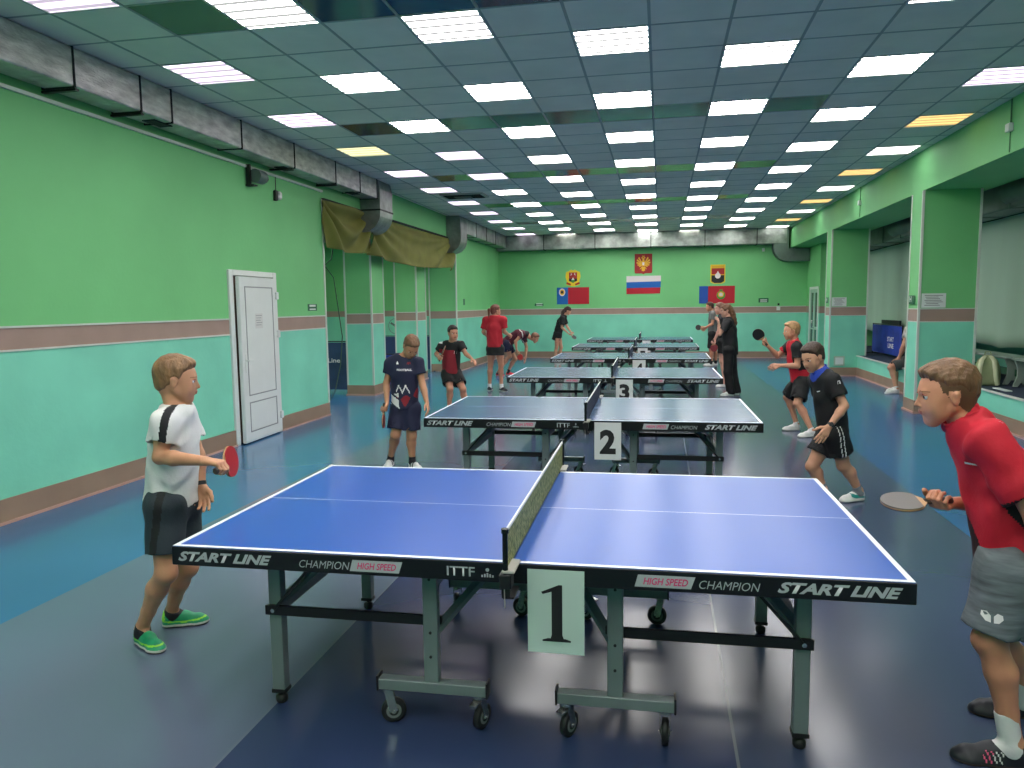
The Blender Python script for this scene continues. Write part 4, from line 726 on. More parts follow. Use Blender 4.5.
def surf(F, X, Y, Z):
    S = F < 0; nx, ny, nz = F.shape
    cnt = np.zeros((nx-1, ny-1, nz-1), np.int8)
    for i in (0, 1):
        for j in (0, 1):
            for k in (0, 1): cnt += S[i:nx-1+i, j:ny-1+j, k:nz-1+k]
    act = (cnt > 0) & (cnt < 8); idx = np.full(act.shape, -1, np.int64); ii = np.nonzero(act); n = len(ii[0]); idx[ii] = np.arange(n)
    I, J, K = ii; acc = np.zeros((n, 3)); c = np.zeros(n)
    C_ = [(i, j, k) for i in (0, 1) for j in (0, 1) for k in (0, 1)]; ax = (X, Y, Z)
    val = {q: F[I+q[0], J+q[1], K+q[2]] for q in C_}; pos = {q: np.stack([X[I+q[0]], Y[J+q[1]], Z[K+q[2]]], 1) for q in C_}
    for a in C_:
        for d in range(3):
            if a[d]: continue
            b = tuple(a[e]+(e == d) for e in range(3)); va, vb = val[a], val[b]; m = (va < 0) != (vb < 0)
            t = np.where(m, va/np.where(m, va-vb, 1), 0)[:, None]; acc += np.where(m[:, None], pos[a]+(pos[b]-pos[a])*t, 0); c += m
    V = acc/c[:, None]; Q = []
    for d in range(3):
        e, f = (d+1) % 3, (d+2) % 3
        s0 = [slice(None)]*3; s1 = [slice(None)]*3; s0[d] = slice(0, -1); s1[d] = slice(1, None); a = S[tuple(s0)]; b = S[tuple(s1)]; m = a != b
        sel = [slice(None)]*3; sel[e] = slice(1, -1); sel[f] = slice(1, -1); mm = np.zeros_like(m); mm[tuple(sel)] = m[tuple(sel)]
        q = np.nonzero(mm); 
        if not len(q[0]): continue
        q = [x.copy() for x in q]; o = lambda de, df: idx[tuple(q[x]-(de if x == e else df if x == f else 0) for x in range(3))]
        A4 = np.stack([o(1, 1), o(0, 1), o(0, 0), o(1, 0)], 1); inside = a[tuple(q)]; A4[~inside] = A4[~inside][:, ::-1]; Q.append(A4)
    Q = np.concatenate(Q); Q = Q[(Q >= 0).all(1)]; return V, Q
def mesh_obj(name, V, Q, mats, parent, org=(0, 0, 0), mi=None, relax=1):
    # a light relaxation evens out the faces
    for _ in range(relax):
        s = np.zeros_like(V); c = np.zeros(len(V))
        for a, b in ((0, 1), (1, 2), (2, 3), (3, 0)):
            for p, q in ((a, b), (b, a)): np.add.at(s, Q[:, p], V[Q[:, q]]); np.add.at(c, Q[:, p], 1)
        V = V*.5+.5*s/np.maximum(c, 1)[:, None]
    me = bpy.data.meshes.new(name); me.vertices.add(len(V)); me.vertices.foreach_set('co', (V-A_(org)).ravel())
    me.loops.add(Q.size); me.loops.foreach_set('vertex_index', Q.ravel().astype(np.int32)); me.polygons.add(len(Q)); me.polygons.foreach_set('loop_start', np.arange(0, Q.size, 4, dtype=np.int32)); me.update(calc_edges=True)
    if not isinstance(mats, (list, tuple)): mats = [mats]
    for m in mats: me.materials.append(m)
    me.polygons.foreach_set('use_smooth', [True]*len(Q))
    if mi is not None: me.polygons.foreach_set('material_index', mi(V[Q].mean(1)).astype(np.int32))
    me.validate(); o = bpy.data.objects.new(name, me); COL.objects.link(o); o.parent = parent; return o
from mathutils.bvhtree import BVHTree
def decal(o, target, direction, off=.0015):
    """lays the flat mesh o onto the surface of target, along direction (both share a parent)"""
    me = target.data; bv = BVHTree.FromPolygons([v.co.copy() for v in me.vertices], [tuple(p.vertices) for p in me.polygons]); d = Vector(direction).normalized(); last = None
    for v in o.data.vertices:
        hit = bv.ray_cast(v.co-d*.5, d)
        if hit[0] is not None: v.co = hit[0]-d*off; last = hit[0]
        else:
            hit = bv.find_nearest(v.co); v.co = hit[0]+hit[1]*off
    o.data.update()
def shape(name, polys, m, parent, M):
    b = MB()
    for p in polys: b.add([M @ Vector((x, y, 0)) for x, y in p], [tuple(range(len(p)))], 0)
    return b.build(name, m, parent)
def skin(name, rgb): 
    m = mat(name, rgb, .5, var=.05, scale=14, bump=.08, bscale=120); b = m.node_tree.nodes['Principled BSDF']
    return m
M_EYEW = mat('eye_white', (225, 220, 215), .25); M_IRIS = mat('iris', (62, 62, 58), .2); M_PUP = mat('pupil', (12, 10, 10), .2)
M_SOLE = mat('sole_white', (215, 212, 205), .6)

def hand_prims(F, w, d, s, side, q, mode, hold=None):
    d = nrm(d); s = nrm(A_(s)-d*np.dot(s, d)); n = np.cross(s, d) if side == 'r' else np.cross(d, s)
    w = A_(w); pal = .072*q
    for i in range(4):
        o = s*(.026-.0175*i)*q; F.cone(w+s*(.012-.008*i)*q, w+d*(pal-(.004 if i in (0, 2) else 0 if i == 1 else .01))+o, .0125*q, .0105*q, .012*q)
    F.ell(w+d*.028*q+s*.018*q+n*.008*q, (.024*q, .017*q, .014*q), np.stack([d, s, n], 1), .012*q)     # thumb pad
    L = (.95, 1.06, 1.0, .8)
    ang = {'grip': ((48, 80, 50),)*4, 'relax': ((14, 22, 14), (20, 26, 16), (26, 28, 18), (32, 30, 20)), 'open': ((4, 8, 6), (6, 8, 6), (8, 10, 8), (12, 12, 8)), 'point': ((5, 20, 10), (50, 80, 50), (55, 80, 50), (60, 80, 50))}[mode]
    spread = (.10, .03, -.05, -.14) if mode != 'grip' else (0, 0, 0, 0)
    for i in range(4):
        p = w+d*(pal-(.004 if i in (0, 2) else 0 if i == 1 else .01))+s*(.026-.0175*i)*q; a = 0; dd = nrm(d+s*spread[i]); r = (.0088, .0090, .0086, .0074)[i]*q
        for j, ln in enumerate((.036, .024, .018)):
            a += R(ang[i][j]); v = dd*math.cos(a)+n*math.sin(a); e = p+v*ln*L[i]*q; F.cone(p, e, r*(1-.07*j), r*(1-.07*(j+1)), .004*q); p = e
    b = w+d*.018*q+s*.020*q+n*.004*q
    if mode == 'grip': vs = (nrm(s*.62+d*.72+n*.32), nrm(s*.25+d*.80+n*.60), nrm(d*.65+n*.55-s*.05))
    elif mode == 'open': vs = (nrm(s*.80+d*.60+n*.1), nrm(s*.55+d*.85), nrm(s*.4+d*.9))
    else: vs = (nrm(s*.62+d*.72+n*.35), nrm(s*.25+d*.92+n*.30), nrm(s*.1+d*.95+n*.25))
    for j, ln in enumerate((.036, .028, .022)):
        e = b+vs[j]*ln*q; F.cone(b, e, (.0125-.0015*j)*q, (.0112-.0014*j)*q, .005*q); b = e
    return n
def head_frame(P_):
    f = nrm(P_['hf']); u = A_((0, 0, 1))+.35*nrm(A_(P_['Hd'])-A_(P_['N'])); u = nrm(u-f*np.dot(u, f)); r = np.cross(f, u); return r, f, u
def racket(label, G_, a, n, colf, colb, group='table tennis rackets'):
    """G_: middle of the grip; a: grip to blade; n: the side that carries colf"""
    a = nrm(a); n = nrm(A_(n)-a*np.dot(n, a)); t = np.cross(n, a); M = Matrix(((t[0], a[0], n[0], G_[0]), (t[1], a[1], n[1], G_[1]), (t[2], a[2], n[2], G_[2]), (0, 0, 0, 1)))
    root = empty('table_tennis_racket'); root.matrix_world = M; tag(root, label, 'racket', group)
    bl = [(.075*math.cos(R(k)), .128+.079*math.sin(R(k))) for k in range(-68, 249, 8)]; neck = [(-.016, .045), (.016, .045)]
    T_ = lambda z: Matrix.Translation((0, 0, z))
    b = MB(); b.prism(bl+neck, .0062, T_(-.0031)); b.build('blade', mat('racket_wood', (176, 138, 92), .5, var=.1, scale=20), root)
    rb = [(x*.985, y) for x, y in bl if y > .066]
    b = MB(); b.prism(rb, .0035, T_(.0031)); b.build('rubber_sheet', colf, root); b = MB(); b.prism(rb, .0035, T_(-.0066)); b.build('rubber_sheet', colb, root)
    b = MB(); b.tube([(0, -.052, 0), (0, -.048, 0), (0, -.02, 0), (0, .03, 0), (0, .05, 0)], [.013, .0165, .0145, .0135, .0125], 14, 0, flat=.8); b.build('handle', mat('racket_handle', (60, 46, 38), .5, var=.2, scale=40), root)
    return root
RUB_R = mat('rubber_red', (176, 22, 34), .45); RUB_K = mat('rubber_black', (20, 20, 22), .45); RUB_G = mat('rubber_worn', (92, 88, 84), .5)

def figure(key, label, hh=.215, sc_=1., skin_rgb=(205, 160, 128), hair='short', hair_rgb=(120, 88, 58), hair_rgb2=None, fade=False, shirt=None, shorts=None, shoe=None, sock=None, hands=None, h=.011, hf_=.006, hd_=.005, sleeve=.62, hem=-.10, ease=1.0, face=True, collar=None, fold=.0036, body_w=1.0, neck_r=.045):
    Pz = {k: A_(v) for k, v in POSES[key].items()}; P, C, N, Hd = Pz['P'], Pz['C'], Pz['N'], Pz['Hd']; g = (Pz['Fr']+Pz['Fl']+Pz['Tr']+Pz['Tl'])/4; org = A_((g[0], g[1], 0))
    root = empty('person', tuple(org)); tag(root, label, 'person', None)
    spine = nrm(N-P); lat = nrm(Pz['Sl']-Pz['Sr'])
    # person's left is +lat; forward = left x up reversed
    fwd = nrm(np.cross(lat, spine)); lath = nrm(Pz['Hl']-Pz['Hr']); s = sc_
    hr, hfw, hu = head_frame(Pz); HM = np.stack([hr, hfw, hu], 1); hp = lambda x, y, z: Hd+HM@(A_((x, y, z))*hh)
    sk = skin('skin_%s' % key, skin_rgb)
    # ---- body
    B = Field(); mid = P*.5+C*.5; up_c = C*.35+N*.65; bw = body_w
    def torso(F, e, k=.03, hips=True):
        if hips: F.cone(Pz['Hr'], Pz['Hl'], .085*s*bw+e, .085*s*bw+e, k, fwd, .92)
        F.cone(P, mid, .112*s*bw+e, .102*s*bw+e, k, fwd, .80); F.cone(mid, C, .102*s*bw+e, .112*s*bw+e, k, fwd, .78); F.cone(C, up_c, .115*s*bw+e, .10*s*bw+e, k, fwd, .74)
        F.cone(Pz['Sr']-spine*.01, Pz['Sl']-spine*.01, .047*s+e, .047*s+e, k, fwd, 1.0); F.cone(up_c-spine*.01, up_c+lat*.001, .10*s+e*.6, .10*s+e*.6, k, fwd, .66)
        for q in 'rl': F.cone(Pz['S'+q]+spine*.008, N+spine*.005, .035*s+e*.8, .042*s+e*.6, k, fwd, .9)
    torso(B, 0)
    hb = hp(0, -.16, -.22); B.cone(N-spine*.03, hb, neck_r*s*1.06, neck_r*s, .02)
    for q in 'rl':
        S_, E_, W_ = Pz['S'+q], Pz['E'+q], Pz['W'+q]; m = S_*.55+E_*.45; B.cone(S_, m, .044*s, .040*s, .02); B.cone(m, E_, .040*s, .033*s, .015); f1 = E_*.70+W_*.30
        B.cone(E_, f1, .034*s, .035*s, .015); B.cone(f1, W_, .035*s, .0215*s, .015)
        H_, K_, A0 = Pz['H'+q], Pz['K'+q], Pz['A'+q]; m = H_*.5+K_*.5; B.cone(H_, m, .080*s, .066*s, .03); B.cone(m, K_, .066*s, .050*s, .02)
        sh = nrm(A0-K_); back = nrm(A_(Pz['F'+q])-A_(Pz['T'+q])); back = nrm(back-sh*np.dot(back, sh)); B.ball(K_-back*.012*s, .046*s, .02); c1 = K_*.68+A0*.32+back*.012*s; c2 = K_*.3+A0*.7+back*.004
        B.cone(K_, c1, .046*s, .050*s, .02); B.cone(c1, c2, .050*s, .034*s, .02); B.cone(c2, A0, .034*s, .031*s, .015)
        ft = nrm(Pz['T'+q]-Pz['F'+q]); B.cone(A0, Pz['F'+q]+ft*.04+A_((0, 0, .035)), .03*s, .028*s, .02); B.cone(A0+(0, 0, -.02), Pz['T'+q]-ft*.06+A_((0, 0, .028)), .03*s, .022*s, .02)
    # ---- head
    U = hh
    def E(c, r, k=.05, sub=False): B.ell(hp(*c), A_(r)*U, HM, k*U, sub)
    def Cn(a, b, ra, rb, k=.05, sub=False): B.cone(hp(*a), hp(*b), ra*U, rb*U, k*U, sub=sub)
    E((0, -.07, .13), (.335, .43, .355)); E((0, .10, -.02), (.285, .285, .34), .08); E((0, -.20, -.06), (.265, .26, .28), .08); E((0, .17, -.23), (.225, .205, .24), .08); E((0, .245, -.425), (.105, .085, .07), .09)
    for x in (-1, 1):
        Cn((x*.225, -.02, -.20), (x*.075, .22, -.43), .075, .06, .10); E((x*.155, .205, -.17), (.115, .085, .17), .12)
        E((x*.145, .405, .005), (.085, .075, .058), .05, True)
        E((x*.042, .375, -.155), (.036, .04, .028), .03)
        E((x*.335, -.055, -.045), (.028, .068, .115), .03); E((x*.352, -.08, .02), (.026, .055, .06), .02); E((x*.372, -.03, -.03), (.02, .03, .055), .02, True)
    Cn((-.13, .325, .085), (.13, .325, .085), .035, .035, .06); Cn((0, .345, .04), (0, .425, -.125), .026, .040, .035); E((0, .432, -.128), (.036, .03, .028), .02)
    E((0, .335, -.25), (.11, .06, .07), .05); E((0, .385, -.232), (.082, .030, .020), .015); E((0, .378, -.275), (.070, .030, .022), .012); Cn((-.085, .37, -.252), (.085, .37, -.252), .006, .006, .01, True); E((0, .365, -.325), (.07, .02, .02), .03, True)
    fine = [(hp(0, 0, 0)-.62*U, hp(0, 0, 0)+.60*U, hf_)]
    rk = {}
    for q in 'rl':
        spec = dict((hands or {}).get(q, {})); fd = nrm(Pz['W'+q]-Pz['E'+q]); d = A_(spec.get('d', fd)); sd = A_(spec.get('s', fwd if abs(np.dot(fwd, fd)) < .8 else (0, 0, 1)))
        w = Pz['W'+q]; n = hand_prims(B, w, d, sd, q, s*hh/.215, spec.get('mode', 'relax')); c = w+nrm(d)*.07
        fine.append((c-.085*s, c+.085*s, hd_)); d = nrm(d); sd = nrm(sd-d*np.dot(sd, d)); rk[q] = (w, d, sd, n)
    V, Q = B.mesh(h, fine)
    brow = mat('brow_%s' % key, tuple(int(a*.35+b*.65) for a, b in zip(skin_rgb, hair_rgb)), .8); lip = mat('lip_%s' % key, tuple(int(v*w_) for v, w_ in zip(skin_rgb, (.86, .66, .66))), .4); scalp = mat('scalp_%s' % key, tuple(int(b*.82) for a, b in zip(skin_rgb, hair_rgb)), .8)
    def bmi(p):
        l = ((p-Hd)@HM)/U; x, y, z = np.abs(l[:, 0]), l[:, 1], l[:, 2]; i = np.zeros(len(p), int)
        i[(y > .22) & (x > .055) & (x < .235) & (z > .088-(x-.14)**2*1.5) & (z < .112-(x-.14)**2*2.2)] = 1
        i[(y > .30) & (x < .085) & (z > -.298+(x*x*3)) & (z < -.212-(x*x*2))] = 2
        if fade: i[(z > np.interp(y, [-.5, -.25, -.15, .0, .08], [-.32, -.30, -.20, -.06, .06])) & (y < .09+np.clip(z, 0, 1)*.25) & (z < .42) & ~((x > .30) & (y > -.14) & (y < .03) & (z < .08))] = 3
        return i
    body = mesh_obj('body', V, Q, [sk, brow, lip, scalp], root, org, bmi)
    if face:
        for x in (-1, 1):
            b = MB(); c = hp(x*.142, .300, .004); vs = []; mi = []; nu, nv = 20, 14; r = .058*U
            for i in range(nv+1):
                th = math.pi*i/nv
                for j in range(nu): ph = 2*math.pi*j/nu; loc = A_((math.sin(th)*math.cos(ph), math.cos(th), math.sin(th)*math.sin(ph)))*r*A_((1.15, 1, .86)); vs.append(c+HM@loc-org)
            fs = []; 
            for i in range(nv):
                for j in range(nu): fs.append((i*nu+j, i*nu+(j+1) % nu, (i+1)*nu+(j+1) % nu, (i+1)*nu+j)); mi.append(2 if i < 1 else 1 if i < 3 else 0)
            b.add(vs, fs, mi, True); b.build('eye', [M_EYEW, M_IRIS, M_PUP], root)
            F = Field(); F.cone(hp(x*.085, .348, .030), hp(x*.145, .362, .050), .010*U, .014*U, .01*U); F.cone(hp(x*.145, .362, .050), hp(x*.208, .325, .030), .014*U, .010*U, .01*U)
            V, Q = F.mesh(.0018); mesh_obj('eyelid', V, Q, brow if hh > .3 else lip, root, org)
    # ---- hair
    hm = mat('hair_%s' % key, hair_rgb, .55, var=.35, scale=28, stretch=(1, 1, .35), bump=.6, bscale=90)
    Fh = Field(); tk = {'short': .05, 'crop': .035, 'bowl': .075}.get(hair, .06)
    def EH(c, r, k=.05, sub=False): Fh.ell(hp(*c), A_(r)*U, HM, k*U, sub)
    EH((0, -.075, .15+tk*.6), (.335+tk*.55, .43+tk*.7, .355+tk)); 
    EH((0, -.20, -.06), (.265+tk*.5, .26+tk*.7, .28+tk*.4), .08)
    if hair in ('short', 'bowl', 'crop'): EH((0, .16, .36), (.24, .22, .12+tk*.4), .08)
    if hair == 'bowl': EH((0, .20, .28), (.27, .20, .14), .08)
    zl = {'short': [-.36, -.30, -.16, -.10, .14, .26, .34], 'bowl': [-.30, -.28, -.02, -.04, .06, .17, .19], 'crop': [-.05, .10, .18, .20, .26, .33, .37]}.get(hair, [-.40, -.36, -.20, -.12, .06, .22, .30])
    if hair == 'short' and fade: zl = [-.16, -.02, .10, .12, .20, .27, .34]
    def cut(p, F):
        l = ((p-Hd)@HM)/U; z0 = np.interp(l[..., 1], [-.5, -.30, -.17, .03, .12, .24, .36], zl)+.016*np.sin(l[..., 0]*70+l[..., 1]*50)+.016*np.sin(l[..., 0]*33+1-l[..., 1]*28); dz = l[..., 2]-z0; F2 = np.maximum(F+np.clip(1-dz/.13, 0, 1)**1.5*(tk*.75+.012)*U, -dz*U*.8)
        ns = np.sin(l[..., 0]*46+l[..., 1]*9+np.sin(l[..., 1]*14)*1.5)*.45+np.sin(l[..., 1]*33+l[..., 2]*21+l[..., 0]*17)*.35+np.sin(l[..., 0]*90+l[..., 2]*40)*.3; return F2+ns*.011*U
    Fh.fn(cut)
    for x in (-1, 1): EH((x*.40, -.045, -.03), (.15, .105, .15), .02, True)
    if hair == 'long':
        b0 = hp(0, -.42, .05); dn = A_((0, 0, -1)); 
        for q_, (ox, oy, ln, r0) in enumerate(((-.14, -.40, 1.75, .13), (.14, -.40, 1.7, .13), (0, -.48, 1.95, .15), (-.24, -.25, 1.2, .08), (.24, -.25, 1.1, .08))):
            p0 = hp(ox, oy, .15); p1 = hp(ox*1.2, oy-.14, -.35); p2 = p1+dn*ln*U*.35-hfw*.03; p3 = p1+dn*ln*U*.72-hfw*.01
            Fh.cone(p0, p1, r0*U, r0*1.25*U, .05*U); Fh.cone(p1, p2, r0*1.25*U, r0*1.3*U, .05*U); Fh.cone(p2, p3, r0*1.3*U, r0*.5*U, .05*U)
        Fh.ops.append(Fh.ops.pop(next(i for i, o in enumerate(Fh.ops) if o[0] == 'f')))
        Fh.ops[-1] = ('f', lambda p, F: F+(np.sin(((p-Hd)@hr)*130+np.sin(p[..., 2]*45)*1.6)*.5+np.sin(p[..., 2]*70+((p-Hd)@hfw)*60)*.5)*.006)
        Fh.ell(hp(0, .32, -.14), A_((.29, .30, .40))*U, HM, .03*U, True)
    if hair == 'tail':
        p0 = hp(0, -.46, .20); p1 = p0-hfw*.05-A_((0, 0, .02)); p2 = p1-A_((0, 0, .15))-hfw*.01; Fh.cone(p0, p1, .07*U, .12*U, .03*U); Fh.cone(p1, p2, .14*U, .05*U, .03*U)
    V, Q = Fh.mesh(min(hf_, .006)); hms = [hm]; hmi = None
    if hair_rgb2: hms.append(mat('hair2_%s' % key, hair_rgb2, .55, var=.35, scale=28, bump=.6, bscale=90)); hmi = lambda p: ((((p-Hd)@HM)/U)[:, 2]+.15*(((p-Hd)@HM)/U)[:, 1] < .23).astype(int)
    mesh_obj('hair', V, Q, hms, root, org, hmi, relax=1)
    # ---- shirt
    loc = lambda p: (((p-P)@lat), ((p-P)@fwd), ((p-P)@spine)/np.linalg.norm(N-P))
    sv = nrm(spine*.6+A_((0, 0, 1))*.4)
    def folds(p, F, amp, seed):
        r_ = np.random.RandomState(seed); o = 0
        for _ in range(5): kv = r_.normal(size=3); kv[2] *= .6; kv *= (28+r_.rand()*48)/np.linalg.norm(kv); o = o+np.sin(p@kv+r_.rand()*6+1.3*np.sin(p@(r_.normal(size=3)*14)))
        return F+o*amp*.45
    seed = sum(ord(c)*(i+3) for i, c in enumerate(key)) % 1000
    Sf = Field(); e = .014*ease; torso(Sf, e, .05, False)
    hemp = P+spine*hem*s; Sf.cone(C, hemp-spine*.05, .108*s*bw+e*1.2, .116*s*bw+e*1.5, .05, fwd, .84)
    Sf.cone(Pz['Hr']*.8+Pz['Hl']*.2, Pz['Hl']*.8+Pz['Hr']*.2, .080*s*bw+e, .080*s*bw+e, .05, fwd, .95)
    for q in 'rl':
        S_, E_ = Pz['S'+q], Pz['E'+q]; ad = nrm(E_-S_); se = S_+(E_-S_)*sleeve; Sf.cone(S_, se+ad*.04, .050*s+e, .050*s+e*1.25, .03, cap=(se, ad))
    Sf.fn(lambda p, F: folds(p, F, fold*ease, seed))
    Sf.plane(hemp, -spine)
    for q in 'rl':
        S_, E_ = Pz['S'+q], Pz['E'+q]; ad = nrm(E_-S_); se = S_+(E_-S_)*sleeve
        Sf.cone(se-ad*.022, se+ad*.03, .050*s+e*1.2-.0125, .050*s+e*1.25-.0125, .004, sub=True, cap=(se+ad*.006, ad))
    nd = nrm(.45*nrm(hb-N)+.55*spine); Sf.cone(N+nd*.012+hfw*.004, N+nd*.09+hfw*.02, neck_r*s*1.06+.004, neck_r*s*1.7, .006, sub=True); Sf.plane(N+nd*.045*s, nd)
    Sf.cone(hemp-spine*.03, hemp+spine*.02, .09*s*bw, .09*s*bw, .01, fwd, .8, sub=True)
    V, Q = Sf.mesh(min(h, .010)*.92); shirt = shirt or dict(mats=[mat('plain', (200, 200, 200))]); fn_ = shirt.get('fn')
    so = mesh_obj(shirt.get('name', 'shirt'), V, Q, shirt['mats'], root, org, (lambda p: fn_(p, *loc(p), Pz)) if fn_ else None)
    if collar:
        Fc = Field(); n_ = 14; prev = None
        for i in range(n_+1):
            a = 2*math.pi*i/n_; cc = math.cos(a); u = nrm(fwd-nd*np.dot(fwd, nd)); v = np.cross(nd, u); p = N+nd*(.030-.020*cc)+(u*math.cos(a)*(.056+.008*cc)+v*math.sin(a)*.056)*s*neck_r/.045
            if prev is not None: Fc.cone(prev, p, .0085, .0085, .008, nd, 2.0)
            prev = p
        V, Q = Fc.mesh(.005); mesh_obj('collar', V, Q, collar, root, org)
    # ---- shorts, skirt or trousers
    Sh = Field(); sp = shorts; lg = sp.get('len', .8); rr = sp.get('r', 1.0)*s; e = .012
    waist = P+spine*.10*s; Sh.cone(P, waist, .112*s*bw+e*.6, .100*s*bw+e*.6, .03, fwd, .82); Sh.cone(Pz['Hr']+spine*.01, Pz['Hl']+spine*.01, .088*s*bw+e, .088*s*bw+e, .03, fwd, 1.0)
    cuts = []
    for q in 'rl':
        H_, K_, A0 = Pz['H'+q], Pz['K'+q], Pz['A'+q]
        if sp.get('kind') == 'trousers':
            Sh.cone(H_, K_, .092*s*rr/s, .078*rr, .03); Sh.cone(K_, A0+(0, 0, -.03), .078*rr, .072*rr, .03, cap=(A0-(0, 0, .045), A_((0, 0, -1)))); cuts.append((q, A0+(0, 0, -.045), A_((0, 0, -1)), .08))
        else:
            en = H_+(K_-H_)*lg; Sh.cone(H_, en+(en-H_)*.12, .088*rr, sp.get('hem_r', .082)*rr, .03, cap=(en, nrm(K_-H_))); cuts.append((q, en, nrm(K_-H_), .11))
    if sp.get('kind') == 'skirt': Sh.cone(P, P-A_((0, 0, .17)), .12*s, .155*s, .05, fwd, .85)
    Sh.fn(lambda p, F: folds(p, F, .0035, seed+7)); Sh.plane(waist, spine)
    for q, en, kd, r in cuts:
        if sp.get('kind') == 'skirt': continue
        if sp.get('kind') != 'trousers': Sh.cone(en-kd*.03, en+kd*.03, sp.get('hem_r', .082)*rr-.012, sp.get('hem_r', .082)*rr-.012, .004, sub=True, cap=(en+kd*.006, kd))
    if sp.get('kind') == 'skirt': Sh.plane(P-A_((0, 0, .16)), (0, 0, -1))
    V, Q = Sh.mesh(min(h, .010)*.95); sfn = sp.get('fn'); loch = lambda p: (p-P)@lath
    sho = mesh_obj({'skirt': 'skirt', 'trousers': 'trousers'}.get(sp.get('kind'), 'shorts'), V, Q, sp['mats'], root, org, (lambda p: sfn(p, loch(p), (p-P)@fwd, Pz)) if sfn else None)
    # ---- shoes and socks
    for q in 'rl':
        F0, T0, A0 = Pz['F'+q], Pz['T'+q], Pz['A'+q]; L_ = np.linalg.norm(T0-F0); x = (T0-F0)/L_; y = np.cross((0, 0, 1), x); z = A_((0, 0, 1)); pt = lambda a, b, c: F0+x*a*L_+y*b+z*c
        Fs = Field(); w_ = .040*s
        Fs.cone(pt(.16, 0, .012), pt(.45, 0, .012), w_*.86, w_*.86, .02, z, .6); Fs.cone(pt(.45, 0, .012), pt(.76, 0, .012), w_*.86, w_*1.02, .02, z, .6); Fs.cone(pt(.76, 0, .012), pt(.86, 0, .012), w_*1.02, w_*.8, .02, z, .6)
        Fs.cone(pt(.17, 0, .045), pt(.5, 0, .045), w_*.78, w_*.78, .02); Fs.cone(pt(.45, 0, .045), pt(.80, 0, .028), w_*.76, w_*.62, .02); Fs.cone(pt(.80, 0, .028), pt(.90, 0, .022), w_*.62, w_*.42, .02)
        Fs.cone(pt(.17, 0, .05), pt(.20, 0, .078*s+.005), w_*.82, w_*.86, .02); Fs.cone(A0+(0, 0, -.005), A0+(0, 0, .06), .034*s, .036*s, .006, sub=True); Fs.plane((0, 0, .0), (0, 0, -1)); Fs.plane(pt(.2, 0, .092), z)
        V, Q = Fs.mesh(.0055 if h < .010 else .008); fnS = shoe.get('fn'); V[:, 2] = np.maximum(V[:, 2], .001)
        def shoemi(p):
            a = ((p-F0)@x)/L_; b = (p-F0)@y; c = p[:, 2]; i = np.where(c < .017, 1, 0)
            if fnS: i = fnS(a, b, c, i)
            return i
        ob = mesh_obj('shoe', V, Q, shoe['mats'], root, org, shoemi)
        b = MB(); 
        for k in range(4): t = .40+.08*k; zz = .083-.012*k; b.tube([pt(t, -.017, zz-.008)-org, pt(t+.01, 0, zz)-org, pt(t, .017, zz-.008)-org], .0028, 6)
        b.build('lace', shoe.get('lace', M_SOLE), ob)
        if sock:
            Fk = Field(); K_ = Pz['K'+q]; up = nrm(K_-A0); Fk.cone(A0+(0, 0, -.03), A0+up*sock[1], .036*s, .037*s, .01); Fk.cone(A0+(0, 0, -.02), F0+x*.52*L_+z*.05, .034*s, .026*s, .02); Fk.plane(A0+up*sock[1], up); V, Q = Fk.mesh(.006); mesh_obj('sock', V, Q, sock[0], root, org)
    return dict(root=root, body=body, shirt=so, shorts=sho, org=org, rk=rk, P=Pz, fwd=fwd, lat=lat, spine=spine, Hd=Hd, HM=HM)

# ---------------------------------------------------------------- the players
clothm = lambda n, rgb, v=.06: mat(n, rgb, .75, var=v, scale=10, bump=.15, bscale=90)
C_WHITE = clothm('cloth_white', (214, 214, 212), .03); C_BLACK = clothm('cloth_black', (13, 13, 16)); C_NAVY = clothm('cloth_navy', (24, 28, 58)); C_RED = clothm('cloth_red', (196, 22, 44)); C_DRED = clothm('cloth_dark_red', (132, 22, 36))
C_MAROON = clothm('cloth_maroon', (84, 20, 38)); C_TEALBLK = clothm('cloth_dark_slate', (34, 46, 54)); C_GREY = clothm('cloth_grey', (104, 104, 102)); C_HEATHER = mat('cloth_heather', (96, 104, 108), .8, var=.35, scale=30, stretch=(.3, .3, 2), detail=6)
C_BLUE = clothm('cloth_blue', (26, 60, 160)); C_PALE = clothm('cloth_pale_grey', (176, 172, 162)); C_BROWNBLK = clothm('cloth_brown_black', (48, 14, 22)); C_WPRINT = mat('print_white', (224, 222, 220), .6); C_PINKP = mat('print_pink', (230, 90, 130), .6)
C_SOCKW = clothm('sock_white', (216, 214, 212), .03); C_SOCKB = clothm('sock_black', (26, 24, 30))
S_GREEN = mat('shoe_green', (24, 150, 100), .45, var=.15, scale=30); S_LIME = mat('shoe_lime', (150, 225, 60), .45); S_BLACK = mat('shoe_black', (24, 26, 34), .5); S_WHITE = mat('shoe_white', (216, 216, 212), .5); S_GREY = mat('shoe_grey', (130, 132, 132), .5); S_RED = mat('shoe_coral', (232, 60, 74), .5); S_TEAL = mat('shoe_teal', (30, 140, 130), .5); S_BROWN = mat('sole_brown', (70, 58, 52), .6)
def grip(f, q, label, a, n, cf, cb, push=.0):
    w, d, s_, nn = f['rk'][q]; G_ = w+d*.066+nn*.022+A_(a)*0+s_*.006*0; return racket(label, tuple(G_+nrm(a)*push), a, n, cf, cb)

